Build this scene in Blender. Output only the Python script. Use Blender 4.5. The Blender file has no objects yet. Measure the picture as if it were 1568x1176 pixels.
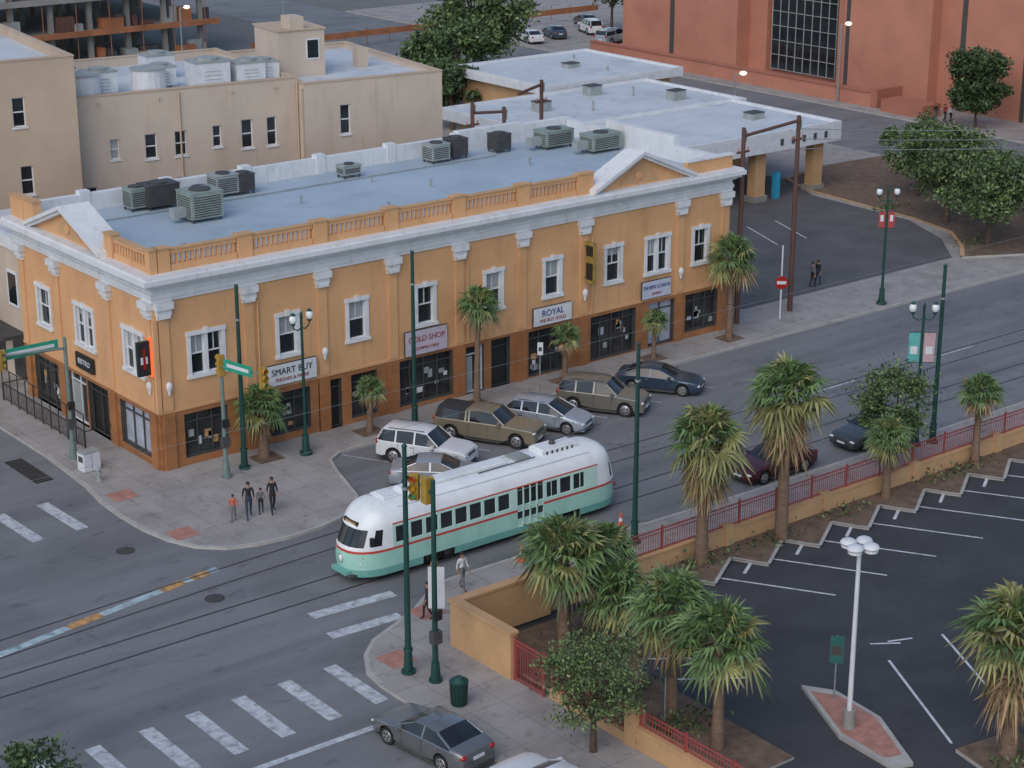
import bpy, bmesh, math, random
from mathutils import Vector, Matrix
random.seed(7)
R=random.random
def U(a,b): return a+(b-a)*random.random()
sc=bpy.context.scene
# ------------------------------------------------------------------ materials
MATS={}
def mat(name,col,rough=.75,var=.12,scale=1.5,metal=0.,bump=0.,coat=0.,fine=25.,stretch=(1,1,1),spec=.5,island=0.,emit=0.):
    if name in MATS: return MATS[name]
    m=bpy.data.materials.new(name);m.use_nodes=True;nt=m.node_tree;N=nt.nodes;Lk=nt.links
    b=N["Principled BSDF"];b.inputs["Roughness"].default_value=rough;b.inputs["Metallic"].default_value=metal
    b.inputs["Specular IOR Level"].default_value=spec
    if coat: b.inputs["Coat Weight"].default_value=coat;b.inputs["Coat Roughness"].default_value=.08
    tc=N.new('ShaderNodeTexCoord');mp=N.new('ShaderNodeMapping');mp.inputs['Scale'].default_value=stretch
    Lk.new(tc.outputs['Object'],mp.inputs[0])
    n1=N.new('ShaderNodeTexNoise');n1.inputs['Scale'].default_value=scale;n1.inputs['Detail'].default_value=6;n1.inputs['Roughness'].default_value=.6
    n2=N.new('ShaderNodeTexNoise');n2.inputs['Scale'].default_value=fine;n2.inputs['Detail'].default_value=3
    Lk.new(mp.outputs[0],n1.inputs['Vector']);Lk.new(tc.outputs['Object'],n2.inputs['Vector'])
    ad=N.new('ShaderNodeMath');ad.operation='ADD'
    m2=N.new('ShaderNodeMath');m2.operation='MULTIPLY';m2.inputs[1].default_value=.4
    Lk.new(n2.outputs['Fac'],m2.inputs[0]);Lk.new(n1.outputs['Fac'],ad.inputs[0]);Lk.new(m2.outputs[0],ad.inputs[1])
    src=ad.outputs[0]
    if island:
        g=N.new('ShaderNodeNewGeometry');m3=N.new('ShaderNodeMath');m3.operation='MULTIPLY_ADD';m3.inputs[1].default_value=island;m3.inputs[2].default_value=-island/2
        Lk.new(g.outputs['Random Per Island'],m3.inputs[0]);a2=N.new('ShaderNodeMath');a2.operation='ADD'
        Lk.new(src,a2.inputs[0]);Lk.new(m3.outputs[0],a2.inputs[1]);src=a2.outputs[0]
    mr=N.new('ShaderNodeMapRange');mr.inputs[1].default_value=.4;mr.inputs[2].default_value=1.0
    mr.inputs[3].default_value=1-var*1.6;mr.inputs[4].default_value=1+var*1.6;mr.clamp=False
    Lk.new(src,mr.inputs[0])
    vm=N.new('ShaderNodeVectorMath');vm.operation='SCALE';vm.inputs[0].default_value=col[:3]
    mx=N.new('ShaderNodeMath');mx.operation='MAXIMUM';mx.inputs[1].default_value=.15
    Lk.new(mr.outputs[0],mx.inputs[0]);Lk.new(mx.outputs[0],vm.inputs['Scale']);Lk.new(vm.outputs[0],b.inputs['Base Color'])
    if bump:
        bp=N.new('ShaderNodeBump');bp.inputs['Strength'].default_value=bump;bp.inputs['Distance'].default_value=.02
        Lk.new(n2.outputs['Fac'],bp.inputs['Height']);Lk.new(bp.outputs[0],b.inputs['Normal'])
    if emit:
        b.inputs['Emission Color'].default_value=(*col[:3],1);b.inputs['Emission Strength'].default_value=emit
    MATS[name]=m;return m
def multiply_in(m,fac_socket_builder,dark):
    nt=m.node_tree;b=nt.nodes["Principled BSDF"];l=b.inputs['Base Color'].links[0];src=l.from_socket
    mix=nt.nodes.new('ShaderNodeMix');mix.data_type='RGBA';mix.blend_type='MULTIPLY'
    mix.inputs[7].default_value=(*dark,1)
    nt.links.new(src,mix.inputs[6]);nt.links.new(fac_socket_builder(nt),mix.inputs[0]);nt.links.new(mix.outputs[2],b.inputs['Base Color'])
def crack(scale,thr):
    def f(nt):
        tc=nt.nodes.new('ShaderNodeTexCoord');no=nt.nodes.new('ShaderNodeTexNoise');no.inputs['Scale'].default_value=1.2;no.inputs['Detail'].default_value=4
        mi=nt.nodes.new('ShaderNodeVectorMath');mi.operation='MULTIPLY_ADD';mi.inputs[1].default_value=(1.6,1.6,0)
        nt.links.new(tc.outputs['Object'],no.inputs['Vector']);nt.links.new(no.outputs['Color'],mi.inputs[0]);nt.links.new(tc.outputs['Object'],mi.inputs[2])
        v=nt.nodes.new('ShaderNodeTexVoronoi');v.feature='DISTANCE_TO_EDGE';v.inputs['Scale'].default_value=scale
        nt.links.new(mi.outputs[0],v.inputs['Vector'])
        r=nt.nodes.new('ShaderNodeMapRange');r.inputs[1].default_value=0;r.inputs[2].default_value=thr;r.inputs[3].default_value=1;r.inputs[4].default_value=0
        nt.links.new(v.outputs['Distance'],r.inputs[0])
        n3=nt.nodes.new('ShaderNodeTexNoise');n3.inputs['Scale'].default_value=.12;nt.links.new(tc.outputs['Object'],n3.inputs['Vector'])
        r3=nt.nodes.new('ShaderNodeMapRange');r3.inputs[1].default_value=.5;r3.inputs[2].default_value=.62;nt.links.new(n3.outputs['Fac'],r3.inputs[0])
        mm=nt.nodes.new('ShaderNodeMath');mm.operation='MULTIPLY';nt.links.new(r.outputs[0],mm.inputs[0]);nt.links.new(r3.outputs[0],mm.inputs[1]);return mm.outputs[0]
    return f
def blotch(scale,lo,hi,st=(1,1,1),loc=(3.3,7.1,1)):
    def f(nt):
        tc=nt.nodes.new('ShaderNodeTexCoord');mp=nt.nodes.new('ShaderNodeMapping');mp.inputs['Scale'].default_value=st;mp.inputs['Location'].default_value=loc
        no=nt.nodes.new('ShaderNodeTexNoise');no.inputs['Scale'].default_value=scale;no.inputs['Detail'].default_value=5
        nt.links.new(tc.outputs['Object'],mp.inputs[0]);nt.links.new(mp.outputs[0],no.inputs['Vector'])
        r=nt.nodes.new('ShaderNodeMapRange');r.inputs[1].default_value=lo;r.inputs[2].default_value=hi
        nt.links.new(no.outputs['Fac'],r.inputs[0]);return r.outputs[0]
    return f
def bricks(w,h,mortar,msize=.02,rot=None):
    def f(nt):
        tc=nt.nodes.new('ShaderNodeTexCoord');mp=nt.nodes.new('ShaderNodeMapping')
        if rot: mp.inputs['Rotation'].default_value=rot
        br=nt.nodes.new('ShaderNodeTexBrick');br.inputs['Scale'].default_value=1;br.inputs['Brick Width'].default_value=w;br.inputs['Row Height'].default_value=h
        br.inputs['Mortar Size'].default_value=msize;br.offset=0 if rot is None else .5
        nt.links.new(tc.outputs['Object'],mp.inputs[0]);nt.links.new(mp.outputs[0],br.inputs['Vector']);return br.outputs['Fac']
    return f
M_road=mat('asphalt_street',(.178,.186,.197),.85,.14,.35,bump=.3,fine=40,stretch=(.25,1,1))
multiply_in(M_road,crack(.16,.010),(.72,.72,.72));multiply_in(M_road,blotch(.22,.5,.68),(.80,.80,.81));multiply_in(M_road,blotch(.5,.50,.64,(.06,1.3,1)),(.84,.84,.85));multiply_in(M_road,blotch(1.4,.62,.68,(.5,1,1),(9,2,0)),(.76,.76,.77))
M_lot=mat('asphalt_lot',(.050,.053,.060),.85,.2,.4,bump=.3,fine=40);multiply_in(M_lot,crack(.2,.01),(.7,.7,.7));multiply_in(M_lot,blotch(.35,.5,.66),(.8,.8,.8))
M_lot2=mat('asphalt_old_lot',(.098,.10,.105),.9,.2,.3,bump=.3);multiply_in(M_lot2,crack(.2,.012),(.7,.7,.7))
M_ground=mat('ground_dirt',(.15,.15,.145),.9,.25,.05)
M_side=mat('sidewalk_concrete',(.32,.305,.295),.85,.13,.5,bump=.2);multiply_in(M_side,bricks(1.5,1.5,None,.02),(.7,.7,.7));multiply_in(M_side,blotch(.6,.5,.7),(.8,.79,.78));multiply_in(M_side,blotch(2.2,.6,.68,(1,1,1),(1,4,0)),(.78,.77,.76))
M_kerb=mat('kerb_concrete',(.38,.37,.35),.85,.15,1)
M_paint=mat('road_paint_white',(.47,.50,.53),.7,.22,2.2);multiply_in(M_paint,blotch(3,.5,.66),(.58,.58,.60))
M_paintL=mat('lot_paint_white',(.58,.60,.63),.7,.18,3);multiply_in(M_paintL,blotch(3,.52,.7),(.6,.6,.62))
M_paintB=mat('paint_pale_blue',(.36,.47,.51),.7,.25,1.5);multiply_in(M_paintB,blotch(2,.5,.62),(.6,.62,.65))
M_paintO=mat('paint_ochre',(.52,.28,.10),.7,.3,3);multiply_in(M_paintO,blotch(3,.45,.6),(.6,.75,1.0))
M_brickpave=mat('brick_paving',(.38,.19,.15),.85,.2,3)
M_rail=mat('rail_steel',(.062,.066,.07),.5,.2,3,metal=.3)
M_dirt=mat('planting_bed',(.15,.105,.075),.95,.3,2,bump=.4)
M_tan=mat('stucco_tan_orange',(.63,.355,.175),.85,.08,.5,bump=.15);multiply_in(M_tan,blotch(1.2,.55,.75,(1,1,.25)),(.89,.87,.84));multiply_in(M_tan,blotch(3,.6,.72,(1.5,1.5,.12)),(.88,.85,.82))
M_brown=mat('tile_orange_brown',(.35,.15,.058),.6,.16,.8);multiply_in(M_brown,blotch(1,.5,.7),(.78,.78,.78));multiply_in(M_brown,bricks(.4,.4,None,.012,(math.pi/2,0,0)),(.8,.8,.8))
M_white=mat('trim_white',(.66,.68,.70),.7,.07,.9);multiply_in(M_white,blotch(1.5,.55,.75),(.86,.86,.85));multiply_in(M_white,blotch(3,.58,.7,(1.5,1.5,.15)),(.86,.85,.83))
M_roof=mat('roof_membrane_blue_grey',(.37,.46,.54),.6,.07,.25);multiply_in(M_roof,blotch(.35,.52,.68),(.88,.89,.90));multiply_in(M_roof,bricks(40,1.8,None,.015),(.90,.90,.91));multiply_in(M_roof,blotch(1.6,.62,.7),(.84,.84,.84))
M_roofw=mat('roof_membrane_white',(.54,.58,.62),.6,.08,.3);multiply_in(M_roofw,blotch(.4,.5,.7),(.84,.85,.86));multiply_in(M_roofw,blotch(1.6,.6,.7),(.84,.83,.82))
M_glass=mat('window_glass',(.018,.022,.026),.06,.3,.8,spec=.6)
M_glass2=mat('shop_glass',(.03,.032,.034),.1,.6,.9,spec=.5)
M_curtain=mat('window_blind',(.30,.32,.33),.5,.15,2)
M_frost=mat('poster_window',(.36,.39,.46),.4,.25,1.8)
M_black=mat('black_metal',(.02,.02,.02),.5,.2,3)
M_dkgrey=mat('dark_grey',(.06,.06,.06),.7,.2,2)
M_tyre=mat('tyre_rubber',(.018,.018,.018),.85,.2,4)
M_rim=mat('wheel_rim',(.42,.42,.43),.35,.1,4,metal=.7)
M_green=mat('pole_green',(.009,.055,.046),.5,.15,3)
M_galv=mat('galvanised_steel',(.28,.31,.32),.5,.15,3,metal=.3)
M_galvg=mat('signal_pole_grey_green',(.15,.21,.195),.5,.15,3)
M_signg=mat('street_sign_green',(.02,.30,.19),.5,.1,3)
M_hotel=mat('stucco_beige',(.53,.445,.365),.85,.06,.3);multiply_in(M_hotel,blotch(.8,.5,.75,(1,1,.3)),(.89,.88,.87));multiply_in(M_hotel,blotch(2,.58,.72,(1.5,1.5,.12)),(.9,.88,.86))
M_hotel2=mat('stucco_beige_dark',(.48,.375,.28),.85,.08,.3)
M_redb=mat('brick_salmon',(.47,.20,.135),.85,.08,.3);multiply_in(M_redb,blotch(.25,.45,.7),(.88,.85,.84))
M_redb2=mat('brick_salmon_dark',(.38,.15,.10),.85,.1,.3)
M_ac=mat('unit_metal',(.30,.33,.32),.6,.2,1.5)
M_acg=mat('unit_green_grey',(.24,.29,.26),.6,.2,1.5)
M_wood=mat('utility_pole_wood',(.11,.055,.043),.85,.25,2,stretch=(3,3,.3))
M_redrail=mat('railing_red',(.29,.055,.05),.5,.15,3)
M_wall=mat('perimeter_wall_tan',(.52,.32,.165),.85,.12,.7,bump=.2)
M_trunk=mat('palm_trunk',(.19,.125,.085),.95,.3,4,bump=.6,stretch=(1,1,5))
M_bark=mat('tree_bark',(.10,.07,.05),.95,.3,4)
M_palm=mat('palm_frond',(.100,.165,.056),.55,.3,1.0,island=.7)
M_palmy=mat('palm_frond_yellow',(.21,.215,.08),.6,.3,1.0,island=.6)
M_dead=mat('palm_frond_dead',(.30,.205,.115),.85,.3,2,island=.6)
M_leaf=mat('leaf_green',(.070,.115,.038),.6,.35,.8,island=.9)
M_leafd=mat('leaf_dark_green',(.045,.078,.028),.6,.35,.8,island=.8)
M_leafl=mat('leaf_light_green',(.105,.155,.055),.6,.35,.8,island=.9)
M_conc=mat('concrete_raw',(.27,.26,.24),.9,.2,.3)
M_rust=mat('formwork_rust',(.33,.13,.06),.9,.25,.6)
M_lens=mat('lamp_globe',(.75,.78,.8),.3,.05,2)
M_yel=mat('signal_yellow',(.38,.24,.04),.5,.15,3)
M_redl=mat('tail_lamp_red',(.35,.012,.012),.25,.1,3,coat=.5)
M_headl=mat('head_lamp',(.65,.67,.68),.12,.1,6,coat=.8)
M_chrome=mat('chrome',(.55,.56,.57),.2,.05,3,metal=.9)
M_signw=mat('sign_white',(.62,.64,.67),.6,.1,2)
M_orange=mat('neon_orange',(.9,.12,.03),.4,.05,2,emit=1.0)
# ------------------------------------------------------------------ mesh builder
class MB:
    def __init__(s): s.v=[];s.f=[];s.m=[];s.mats=[];s.M=None
    def mi(s,m):
        if m not in s.mats: s.mats.append(m)
        return s.mats.index(m)
    def add(s,vs,fs,m):
        o=len(s.v);i=s.mi(m)
        if s.M is not None: vs=[s.M@Vector(v) for v in vs]
        s.v.extend([tuple(v) for v in vs])
        for f in fs: s.f.append([o+k for k in f]);s.m.append(i)
    def box(s,x0,x1,y0,y1,z0,z1,m):
        s.add([(x0,y0,z0),(x1,y0,z0),(x1,y1,z0),(x0,y1,z0),(x0,y0,z1),(x1,y0,z1),(x1,y1,z1),(x0,y1,z1)],
              [(3,2,1,0),(4,5,6,7),(0,1,5,4),(1,2,6,5),(2,3,7,6),(3,0,4,7)],m)
    def obox(s,O,u,n,a0,a1,d0,d1,z0,z1,m):
        P=lambda a,d,z:(O[0]+u[0]*a+n[0]*d,O[1]+u[1]*a+n[1]*d,z)
        s.add([P(a0,d0,z0),P(a1,d0,z0),P(a1,d1,z0),P(a0,d1,z0),P(a0,d0,z1),P(a1,d0,z1),P(a1,d1,z1),P(a0,d1,z1)],
              [(3,2,1,0),(4,5,6,7),(0,1,5,4),(1,2,6,5),(2,3,7,6),(3,0,4,7)],m)
    def cyl(s,a,b,r0,r1,m,n=10,caps=True):
        a=Vector(a);b=Vector(b);d=(b-a)
        if d.length<1e-6: return
        d.normalize();t=Vector((0,0,1)) if abs(d.z)<.9 else Vector((1,0,0));x=d.cross(t).normalized();y=d.cross(x)
        vs=[]
        for c,r in ((a,r0),(b,r1)):
            for i in range(n):
                an=2*math.pi*i/n;vs.append(c+x*math.cos(an)*r+y*math.sin(an)*r)
        fs=[(i,(i+1)%n,n+(i+1)%n,n+i) for i in range(n)]
        if caps: fs+=[tuple(range(n-1,-1,-1)),tuple(range(n,2*n))]
        s.add(vs,fs,m)
    def ell(s,c,r,m,n=12,k=8):
        if not hasattr(r,'__len__'): r=(r,r,r)
        vs=[];fs=[]
        for j in range(k+1):
            ph=math.pi*j/k
            for i in range(n):
                th=2*math.pi*i/n;vs.append((c[0]+r[0]*math.sin(ph)*math.cos(th),c[1]+r[1]*math.sin(ph)*math.sin(th),c[2]+r[2]*math.cos(ph)))
        for j in range(k):
            for i in range(n): fs.append((j*n+i,(j+1)*n+i,(j+1)*n+(i+1)%n,j*n+(i+1)%n))
        s.add(vs,fs,m)
    def prism(s,p,z0,z1,m,ms=None):
        n=len(p);s.add([(x,y,z1) for x,y in p],[tuple(range(n))],m)
        s.add([(x,y,z0) for x,y in p]+[(x,y,z1) for x,y in p],[(i,(i+1)%n,n+(i+1)%n,n+i) for i in range(n)],ms or m)
    def sheet(s,p,z,m): s.add([(x,y,z) for x,y in p],[tuple(range(len(p)))],m)
    def strip(s,pts,w,z,m):
        vs=[];n=len(pts)
        for i,p in enumerate(pts):
            a=Vector(pts[max(0,i-1)]);b=Vector(pts[min(n-1,i+1)]);d=(b-a).normalized();q=Vector((-d.y,d.x))*w/2
            vs+=[(p[0]+q.x,p[1]+q.y,z),(p[0]-q.x,p[1]-q.y,z)]
        s.add(vs,[(2*i,2*i+1,2*i+3,2*i+2) for i in range(n-1)],m)
    def obj(s,name,parent=None,smooth=None,loc=(0,0,0),rot=0,scale=1):
        me=bpy.data.meshes.new(name);me.from_pydata(s.v,[],s.f)
        for m in s.mats: me.materials.append(m)
        me.polygons.foreach_set('material_index',s.m);me.update()
        if smooth is not None:
            bm=bmesh.new();bm.from_mesh(me);bmesh.ops.remove_doubles(bm,verts=bm.verts,dist=.0005)
            bmesh.ops.recalc_face_normals(bm,faces=bm.faces)
            for f in bm.faces: f.smooth=True
            for e in bm.edges:
                if len(e.link_faces)==2:
                    if e.calc_face_angle(0)>math.radians(smooth): e.smooth=False
                    elif e.link_faces[0].material_index!=e.link_faces[1].material_index and smooth<60: e.smooth=False
            bm.to_mesh(me);bm.free()
        o=bpy.data.objects.new(name,me);sc.collection.objects.link(o)
        o.location=loc;o.rotation_euler=(0,0,rot);o.scale=(scale,)*3
        if parent: o.parent=parent
        return o
def group(name,loc=(0,0,0),rot=0):
    e=bpy.data.objects.new(name,None);e.location=loc;e.rotation_euler=(0,0,rot);e.empty_display_size=.3;sc.collection.objects.link(e);return e
def text(body,size,loc,rot,parent,m,name='lettering'):
    cu=bpy.data.curves.new(name,'FONT');cu.body=body;cu.size=size;cu.extrude=.012;cu.align_x='CENTER';cu.align_y='CENTER';cu.materials.append(m)
    o=bpy.data.objects.new(name,cu);sc.collection.objects.link(o);o.location=loc;o.rotation_euler=rot;o.parent=parent;return o
# ------------------------------------------------------------------ ground
TY=-15.8   # tram track centre
g=MB();g.sheet([(-1500,-1500),(1500,-1500),(1500,1500),(-1500,1500)],-.02,M_ground);g.obj('ground')
g=MB();g.sheet([(-300,-19.3),(400,-19.3),(400,-3),(-300,-3)],0,M_road)
g.sheet([(-18.5,-3),(-3.2,-3),(-3.2,300),(-18.5,300)],0,M_road);g.sheet([(-18.5,-300),(-3.9,-300),(-3.9,-19.3),(-18.5,-19.3)],0,M_road)
g.sheet([(83.4,-3),(97.2,-3),(97.2,400),(83.4,400)],0,M_road)
g.sheet([(-3.9,-24),(2.4,-24),(2.4,-19.3),(-3.9,-19.3)],0,M_road)
g.sheet([(-3.2,66),(83.4,66),(83.4,104),(-3.2,104)],.0,M_road)
g.obj('road')
kn=[(-3.5,66),(-3.5,5.6),(-3.8,.8),(-4.15,-1.5),(-4.25,-3.6),(-4.2,-5.6),(-3.9,-7.4),(-3.3,-8.9),(-2.3,-9.9),(-1,-10.4),(.6,-10.6),(2.2,-10.5),(3.5,-10.2),(4.8,-9.5),(5.7,-8.4),(6.7,-5.2),(7.3,-3.7),(8.2,-3.1),(9.2,-3),(66,-3),(80.5,-3),(82.6,-2.3),(83.3,0),(83.4,2),(83.4,66)]
g=MB();g.prism(kn,-.02,.13,M_side,M_kerb)
ks=[(-4.3,-300),(-4.3,-24.6),(-4.1,-23.4),(-3.4,-22.2),(-2.4,-21.3),(-1,-20.7),(.4,-20.1),(1.4,-19.4),(2.3,-18.8),(3.4,-18.5),(9,-18.5),(12,-18.7),(14,-19.2),(20,-19.4),(200,-19.4),(200,-23.1),(.1,-23.1),(.1,-300)]
g.prism(ks,-.02,.13,M_side,M_kerb)
g.prism([(-60,-300),(-18.6,-300),(-18.6,-24),(-19.5,-21),(-22,-19.4),(-60,-19.4)],-.02,.13,M_side,M_kerb)
g.prism([(-60,300),(-60,-3),(-21,-3),(-19.3,-1.5),(-18.6,1),(-18.6,300)],-.02,.13,M_side,M_kerb)
g.prism([(97.3,-3),(160,-3),(160,130),(97.3,130)],-.02,.13,M_side,M_kerb)
g.obj('sidewalk')
def offs(pl,d):
    out=[]
    for i,p in enumerate(pl):
        a=Vector(pl[max(0,i-1)]);b=Vector(pl[min(len(pl)-1,i+1)]);t=(b-a).normalized();out.append((p[0]-t.y*d,p[1]+t.x*d))
    return out
g=MB();g.strip(offs(kn[1:-3],.09),.17,.1345,M_kerb);g.strip(offs(ks[1:15],-.09),.17,.1345,M_kerb)
g.obj('kerb')
g=MB();g.sheet([(41.5,2.2),(61.5,2.2),(65,6),(67.4,11),(67.8,21),(70,25),(70,40),(41.5,40)],.136,M_lot2)
for k in range(5): g.strip([(46+k*2.9,12),(48+k*2.9,17)],.1,.141,M_paintL)
g.obj('parking_area')
g=MB();g.prism([(83,27),(75,27.5),(70,26),(68.3,22),(67.9,16),(67.6,11),(66.6,6.5),(64,3.4),(61.8,1.6),(66,-.6),(83,-.8)],.13,.28,M_dirt,M_kerb)
g.strip([(75,27.4),(70.1,25.9),(68.4,22),(68,16),(67.7,11),(66.7,6.6),(64.1,3.5),(62,1.7)],.3,.284,M_wall);g.obj('planted_island')
g=MB();g.sheet([(.1,-300),(200,-300),(200,-23.1),(.1,-23.1)],.0,M_lot);g.obj('parking_lot')
# markings
g=MB()
for i in range(6): x=-6.3-2.15*i;g.strip([(x,.1),(x+.15,-3.8)],.6,.005,M_paint)
for x in (-4.85,-6.9,-8.9,-10.85,-12.75,-14.85,-16.8): g.strip([(x,-22.0),(x-.03,-25.6)],.6,.005,M_paint)
g.strip([(-11.2,-26.9),(-5.8,-27.0)],.3,.005,M_paint)
g.strip([(-3.0,-17.8),(.9,-18.1)],.6,.005,M_paint);g.strip([(-3.4,-19.8),(-.1,-20.0)],.6,.005,M_paint)
for x in (40,50,60): g.strip([(x-8,-11.2),(x-3,-11.2)],.12,.005,M_paint)
for k in range(6): g.strip([(8.2+k*3.9,-3.2),(10.4+k*3.9,-7.3)],.08,.005,M_paint)
g.strip([(-14.3-4,-13.9),(-3.6,-11.35)],.42,.005,M_paintB)
for a,b in ((-11.2,-9.6),(-6.6,-5.4),(-5.0,-4.1)):
    f=lambda x:-13.9+(x+18.3)*(2.55/14.7)
    g.strip([(a,f(a)),(b,f(b))],.5,.009,M_paintO)
g.obj('road_marking')
g=MB()
for y in (TY+.73,TY-.73): g.strip([(x,y) for x in (200,60,20,2,-4,-10,-18,-60)],.10,.010,M_rail)
for y in (-11.0,-12.4):
    g.strip([(x,y) for x in (120,20)]+[(x,y-.012*(12-x)**1.7*.35) for x in (12,8,4,0,-4,-8,-12,-18)],.09,.011,M_rail)
g.obj('tram_track')
g=MB()
sd=Vector((.52,-.855)).normalized()
for i in range(12):
    x=12.6+3.2*i;y=-25.4
    g.strip([(x,y),(x+sd.x*5,y+sd.y*5)],.11,.005,M_paintL)
    cx=x-1.35;cy=y+.15;q=Vector((.86,.52))
    g.strip([(cx-q.x*.8,cy-q.y*.8-.1),(cx+q.x*.75,cy+q.y*.75-.1)],.15,.009,M_paintL)
for a,b in (((12.4,-35),(9.2,-40.7)),((15.8,-34.8),(12.7,-40.5)),((19.1,-34.6),(16.1,-40.3)),((22.4,-34.4),(19.4,-40.1)),((13.6,-33.9),(14.6,-34.3)),((12.9,-33.6),(13.9,-34.3)),((4.6,-28.7),(7,-30.5)),((4.8,-31),(7,-32.6))):
    g.strip([a,b],.11,.0055,M_paintL)
g.obj('parking_lot_marking')
g=MB();zz=[(9.0,-23.3)]
for i in range(10):
    x=11.6+3.2*i;zz+=[(x,-25.4),(x+.3,-25.9),(x+2.7,-24.4)]
zz+=[(46,-23.3)]
g.prism(zz,0,.14,M_dirt,M_kerb)
for i in range(len(zz)-1): g.strip([zz[i],zz[i+1]],.16,.145+.0004*(i%2),M_kerb)
g.prism([(.5,-24.3),(9.2,-24.3),(9.2,-26.5),(6.5,-28.2),(4.2,-29.8),(4.0,-38),(.5,-38)],0,.1,M_dirt,M_kerb)
g.obj('planting_bed')
g=MB();isl=[(8.05,-34.5),(8.75,-35.6),(8.5,-38),(6.9,-40.9),(6.1,-40.6),(6.3,-38)]
g.prism(isl,0,.15,M_kerb);ctr=Vector((7.5,-37.6))
g.sheet([tuple(ctr+(Vector(p)-ctr)*.82) for p in isl],.155,M_brickpave);g.obj('traffic_island')
g=MB();g.prism([(8.8,-41.2),(11.5,-41.6),(11.5,-45),(8,-45)],0,.15,M_dirt,M_kerb);g.obj('planting_bed')
g=MB()
for x,y in ((-3.0,-7.3),(-3.0,-1.6),(-2.6,-23.3),(.8,-20.6)): g.sheet([(x-.6,y-.6),(x+.6,y-.6),(x+.6,y+.6),(x-.6,y+.6)],.1385,M_brickpave)
for x in (11.0,17.9,24.0,30.6,36.7,4.9): g.sheet([(x-.7,-2.2),(x+.7,-2.2),(x+.7,-.9),(x-.7,-.9)],.1385,M_dirt)
g.obj('tactile_paving')
def manhole(x,y):
    g=MB();g.cyl((x,y,.001),(x,y,.012),.42,.42,M_rail,20);g.cyl((x,y,.012),(x,y,.016),.33,.33,M_dkgrey,20);g.obj('manhole_cover')
manhole(-5.8,-7.2);manhole(-5.2,-13.9)
g=MB();g.box(-5.4,-4.5,2.6,6.2,.002,.02,M_black)
for k in range(12): g.box(-5.35,-4.55,2.7+.28*k,2.82+.28*k,.02,.035,M_rail)
g.obj('drain_grate')
# ------------------------------------------------------------------ corner building
def wall(mb,O,u,n,L,z0,z1,m,ops,depth=.22,mrev=None):
    xs=sorted({0,L}|{o[0] for o in ops}|{o[1] for o in ops});zs=sorted({z0,z1}|{o[2] for o in ops}|{o[3] for o in ops})
    P=lambda a,d,z:(O[0]+u[0]*a+n[0]*d,O[1]+u[1]*a+n[1]*d,z)
    for i in range(len(xs)-1):
        for j in range(len(zs)-1):
            cx=(xs[i]+xs[i+1])/2;cz=(zs[j]+zs[j+1])/2
            if any(o[0]<cx<o[1] and o[2]<cz<o[3] for o in ops): continue
            mb.add([P(xs[i],0,zs[j]),P(xs[i+1],0,zs[j]),P(xs[i+1],0,zs[j+1]),P(xs[i],0,zs[j+1])],[(0,1,2,3)],m)
    for o in ops:
        a,b,c,d=o[:4];r=mrev or m
        mb.add([P(a,0,c),P(b,0,c),P(b,0,d),P(a,0,d),P(a,-depth,c),P(b,-depth,c),P(b,-depth,d),P(a,-depth,d)],[(0,1,5,4),(1,2,6,5),(2,3,7,6),(3,0,4,7)],r)
def pane(mb,O,u,n,a,b,c,d,dep,m):
    P=lambda A,D,z:(O[0]+u[0]*A+n[0]*D,O[1]+u[1]*A+n[1]*D,z)
    mb.add([P(a,-dep,c),P(b,-dep,c),P(b,-dep,d),P(a,-dep,d)],[(0,1,2,3)],m)
def upwin(mb,O,u,n,a,b,c,d,dbl=False):
    t=.2
    mb.obox(O,u,n,a-t,a,.0,.07,c-.0,d,M_white);mb.obox(O,u,n,b,b+t,.0,.07,c,d,M_white)
    mb.obox(O,u,n,a-t-.07,b+t+.07,0,.13,c-.16,c,M_white);mb.obox(O,u,n,a-t-.04,b+t+.04,0,.11,d,d+.2,M_white)
    mid=(a+b)/2
    mb.obox(O,u,n,mid-.11,mid+.11,.0,.15,d+.0+.001,d+.3,M_white)
    sections=[(a,mid-.1),(mid+.1,b)] if dbl else [(a,b)]
    if dbl: mb.obox(O,u,n,mid-.1,mid+.1,-.15,.03,c,d,M_white)
    for p,q in sections:
        pane(mb,O,u,n,p,q,c,d,.17,M_glass)
        h=c+(d-c)*.52
        for (z0,z1,dp) in ((c,c+.06,-.09),(d-.06,d,-.09),(h-.03,h+.03,-.08)): mb.obox(O,u,n,p,q,-.16,dp,z0,z1,M_white)
        for x in (p,q-.05): mb.obox(O,u,n,x,x+.05,-.155,-.095,c,d,M_white)
        if R()<.45: mb.obox(O,u,n,p+.06,q-.06,-.168,-.16,h if R()<.6 else d-.5,d-.07,M_curtain)
        mb.obox(O,u,n,(p+q)/2-.015,(p+q)/2+.015,-.165,-.1,h,d,M_white)
B=group('corner_commercial_building')
OF=(0,0);uF=(1,0);nF=(0,-1);OL=(0,15);uL=(0,-1);nL=(-1,0)
LF=37.9
win=[(1.85,3.55,1),(6.8,7.8,0),(10.95,11.95,0),(15.25,16.25,0),(19.75,20.75,0),(23.85,24.85,0),(28.3,29.3,0),(31.35,32.95,1),(35.05,36.05,0)]
shops=[(1.3,3.7,.5,2.75,'s'),(5.9,8.5,.5,2.7,'s'),(9.0,10.4,.13,2.75,'d'),(11.0,12.6,.4,2.75,'s'),(13.9,17.5,.35,2.85,'s'),(18.4,19.6,.13,2.75,'w'),(20.1,21.4,.13,2.85,'d'),(22.7,25.3,.2,2.8,'s'),(27.2,30.6,.2,2.8,'s'),(31.6,33.6,.2,2.8,'p'),(34.5,37.1,.5,2.8,'s')]
w=MB()
wall(w,OF,uF,nF,LF,.1,3.0,M_brown,[s[:4] for s in shops],.3,M_dkgrey)
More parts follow.
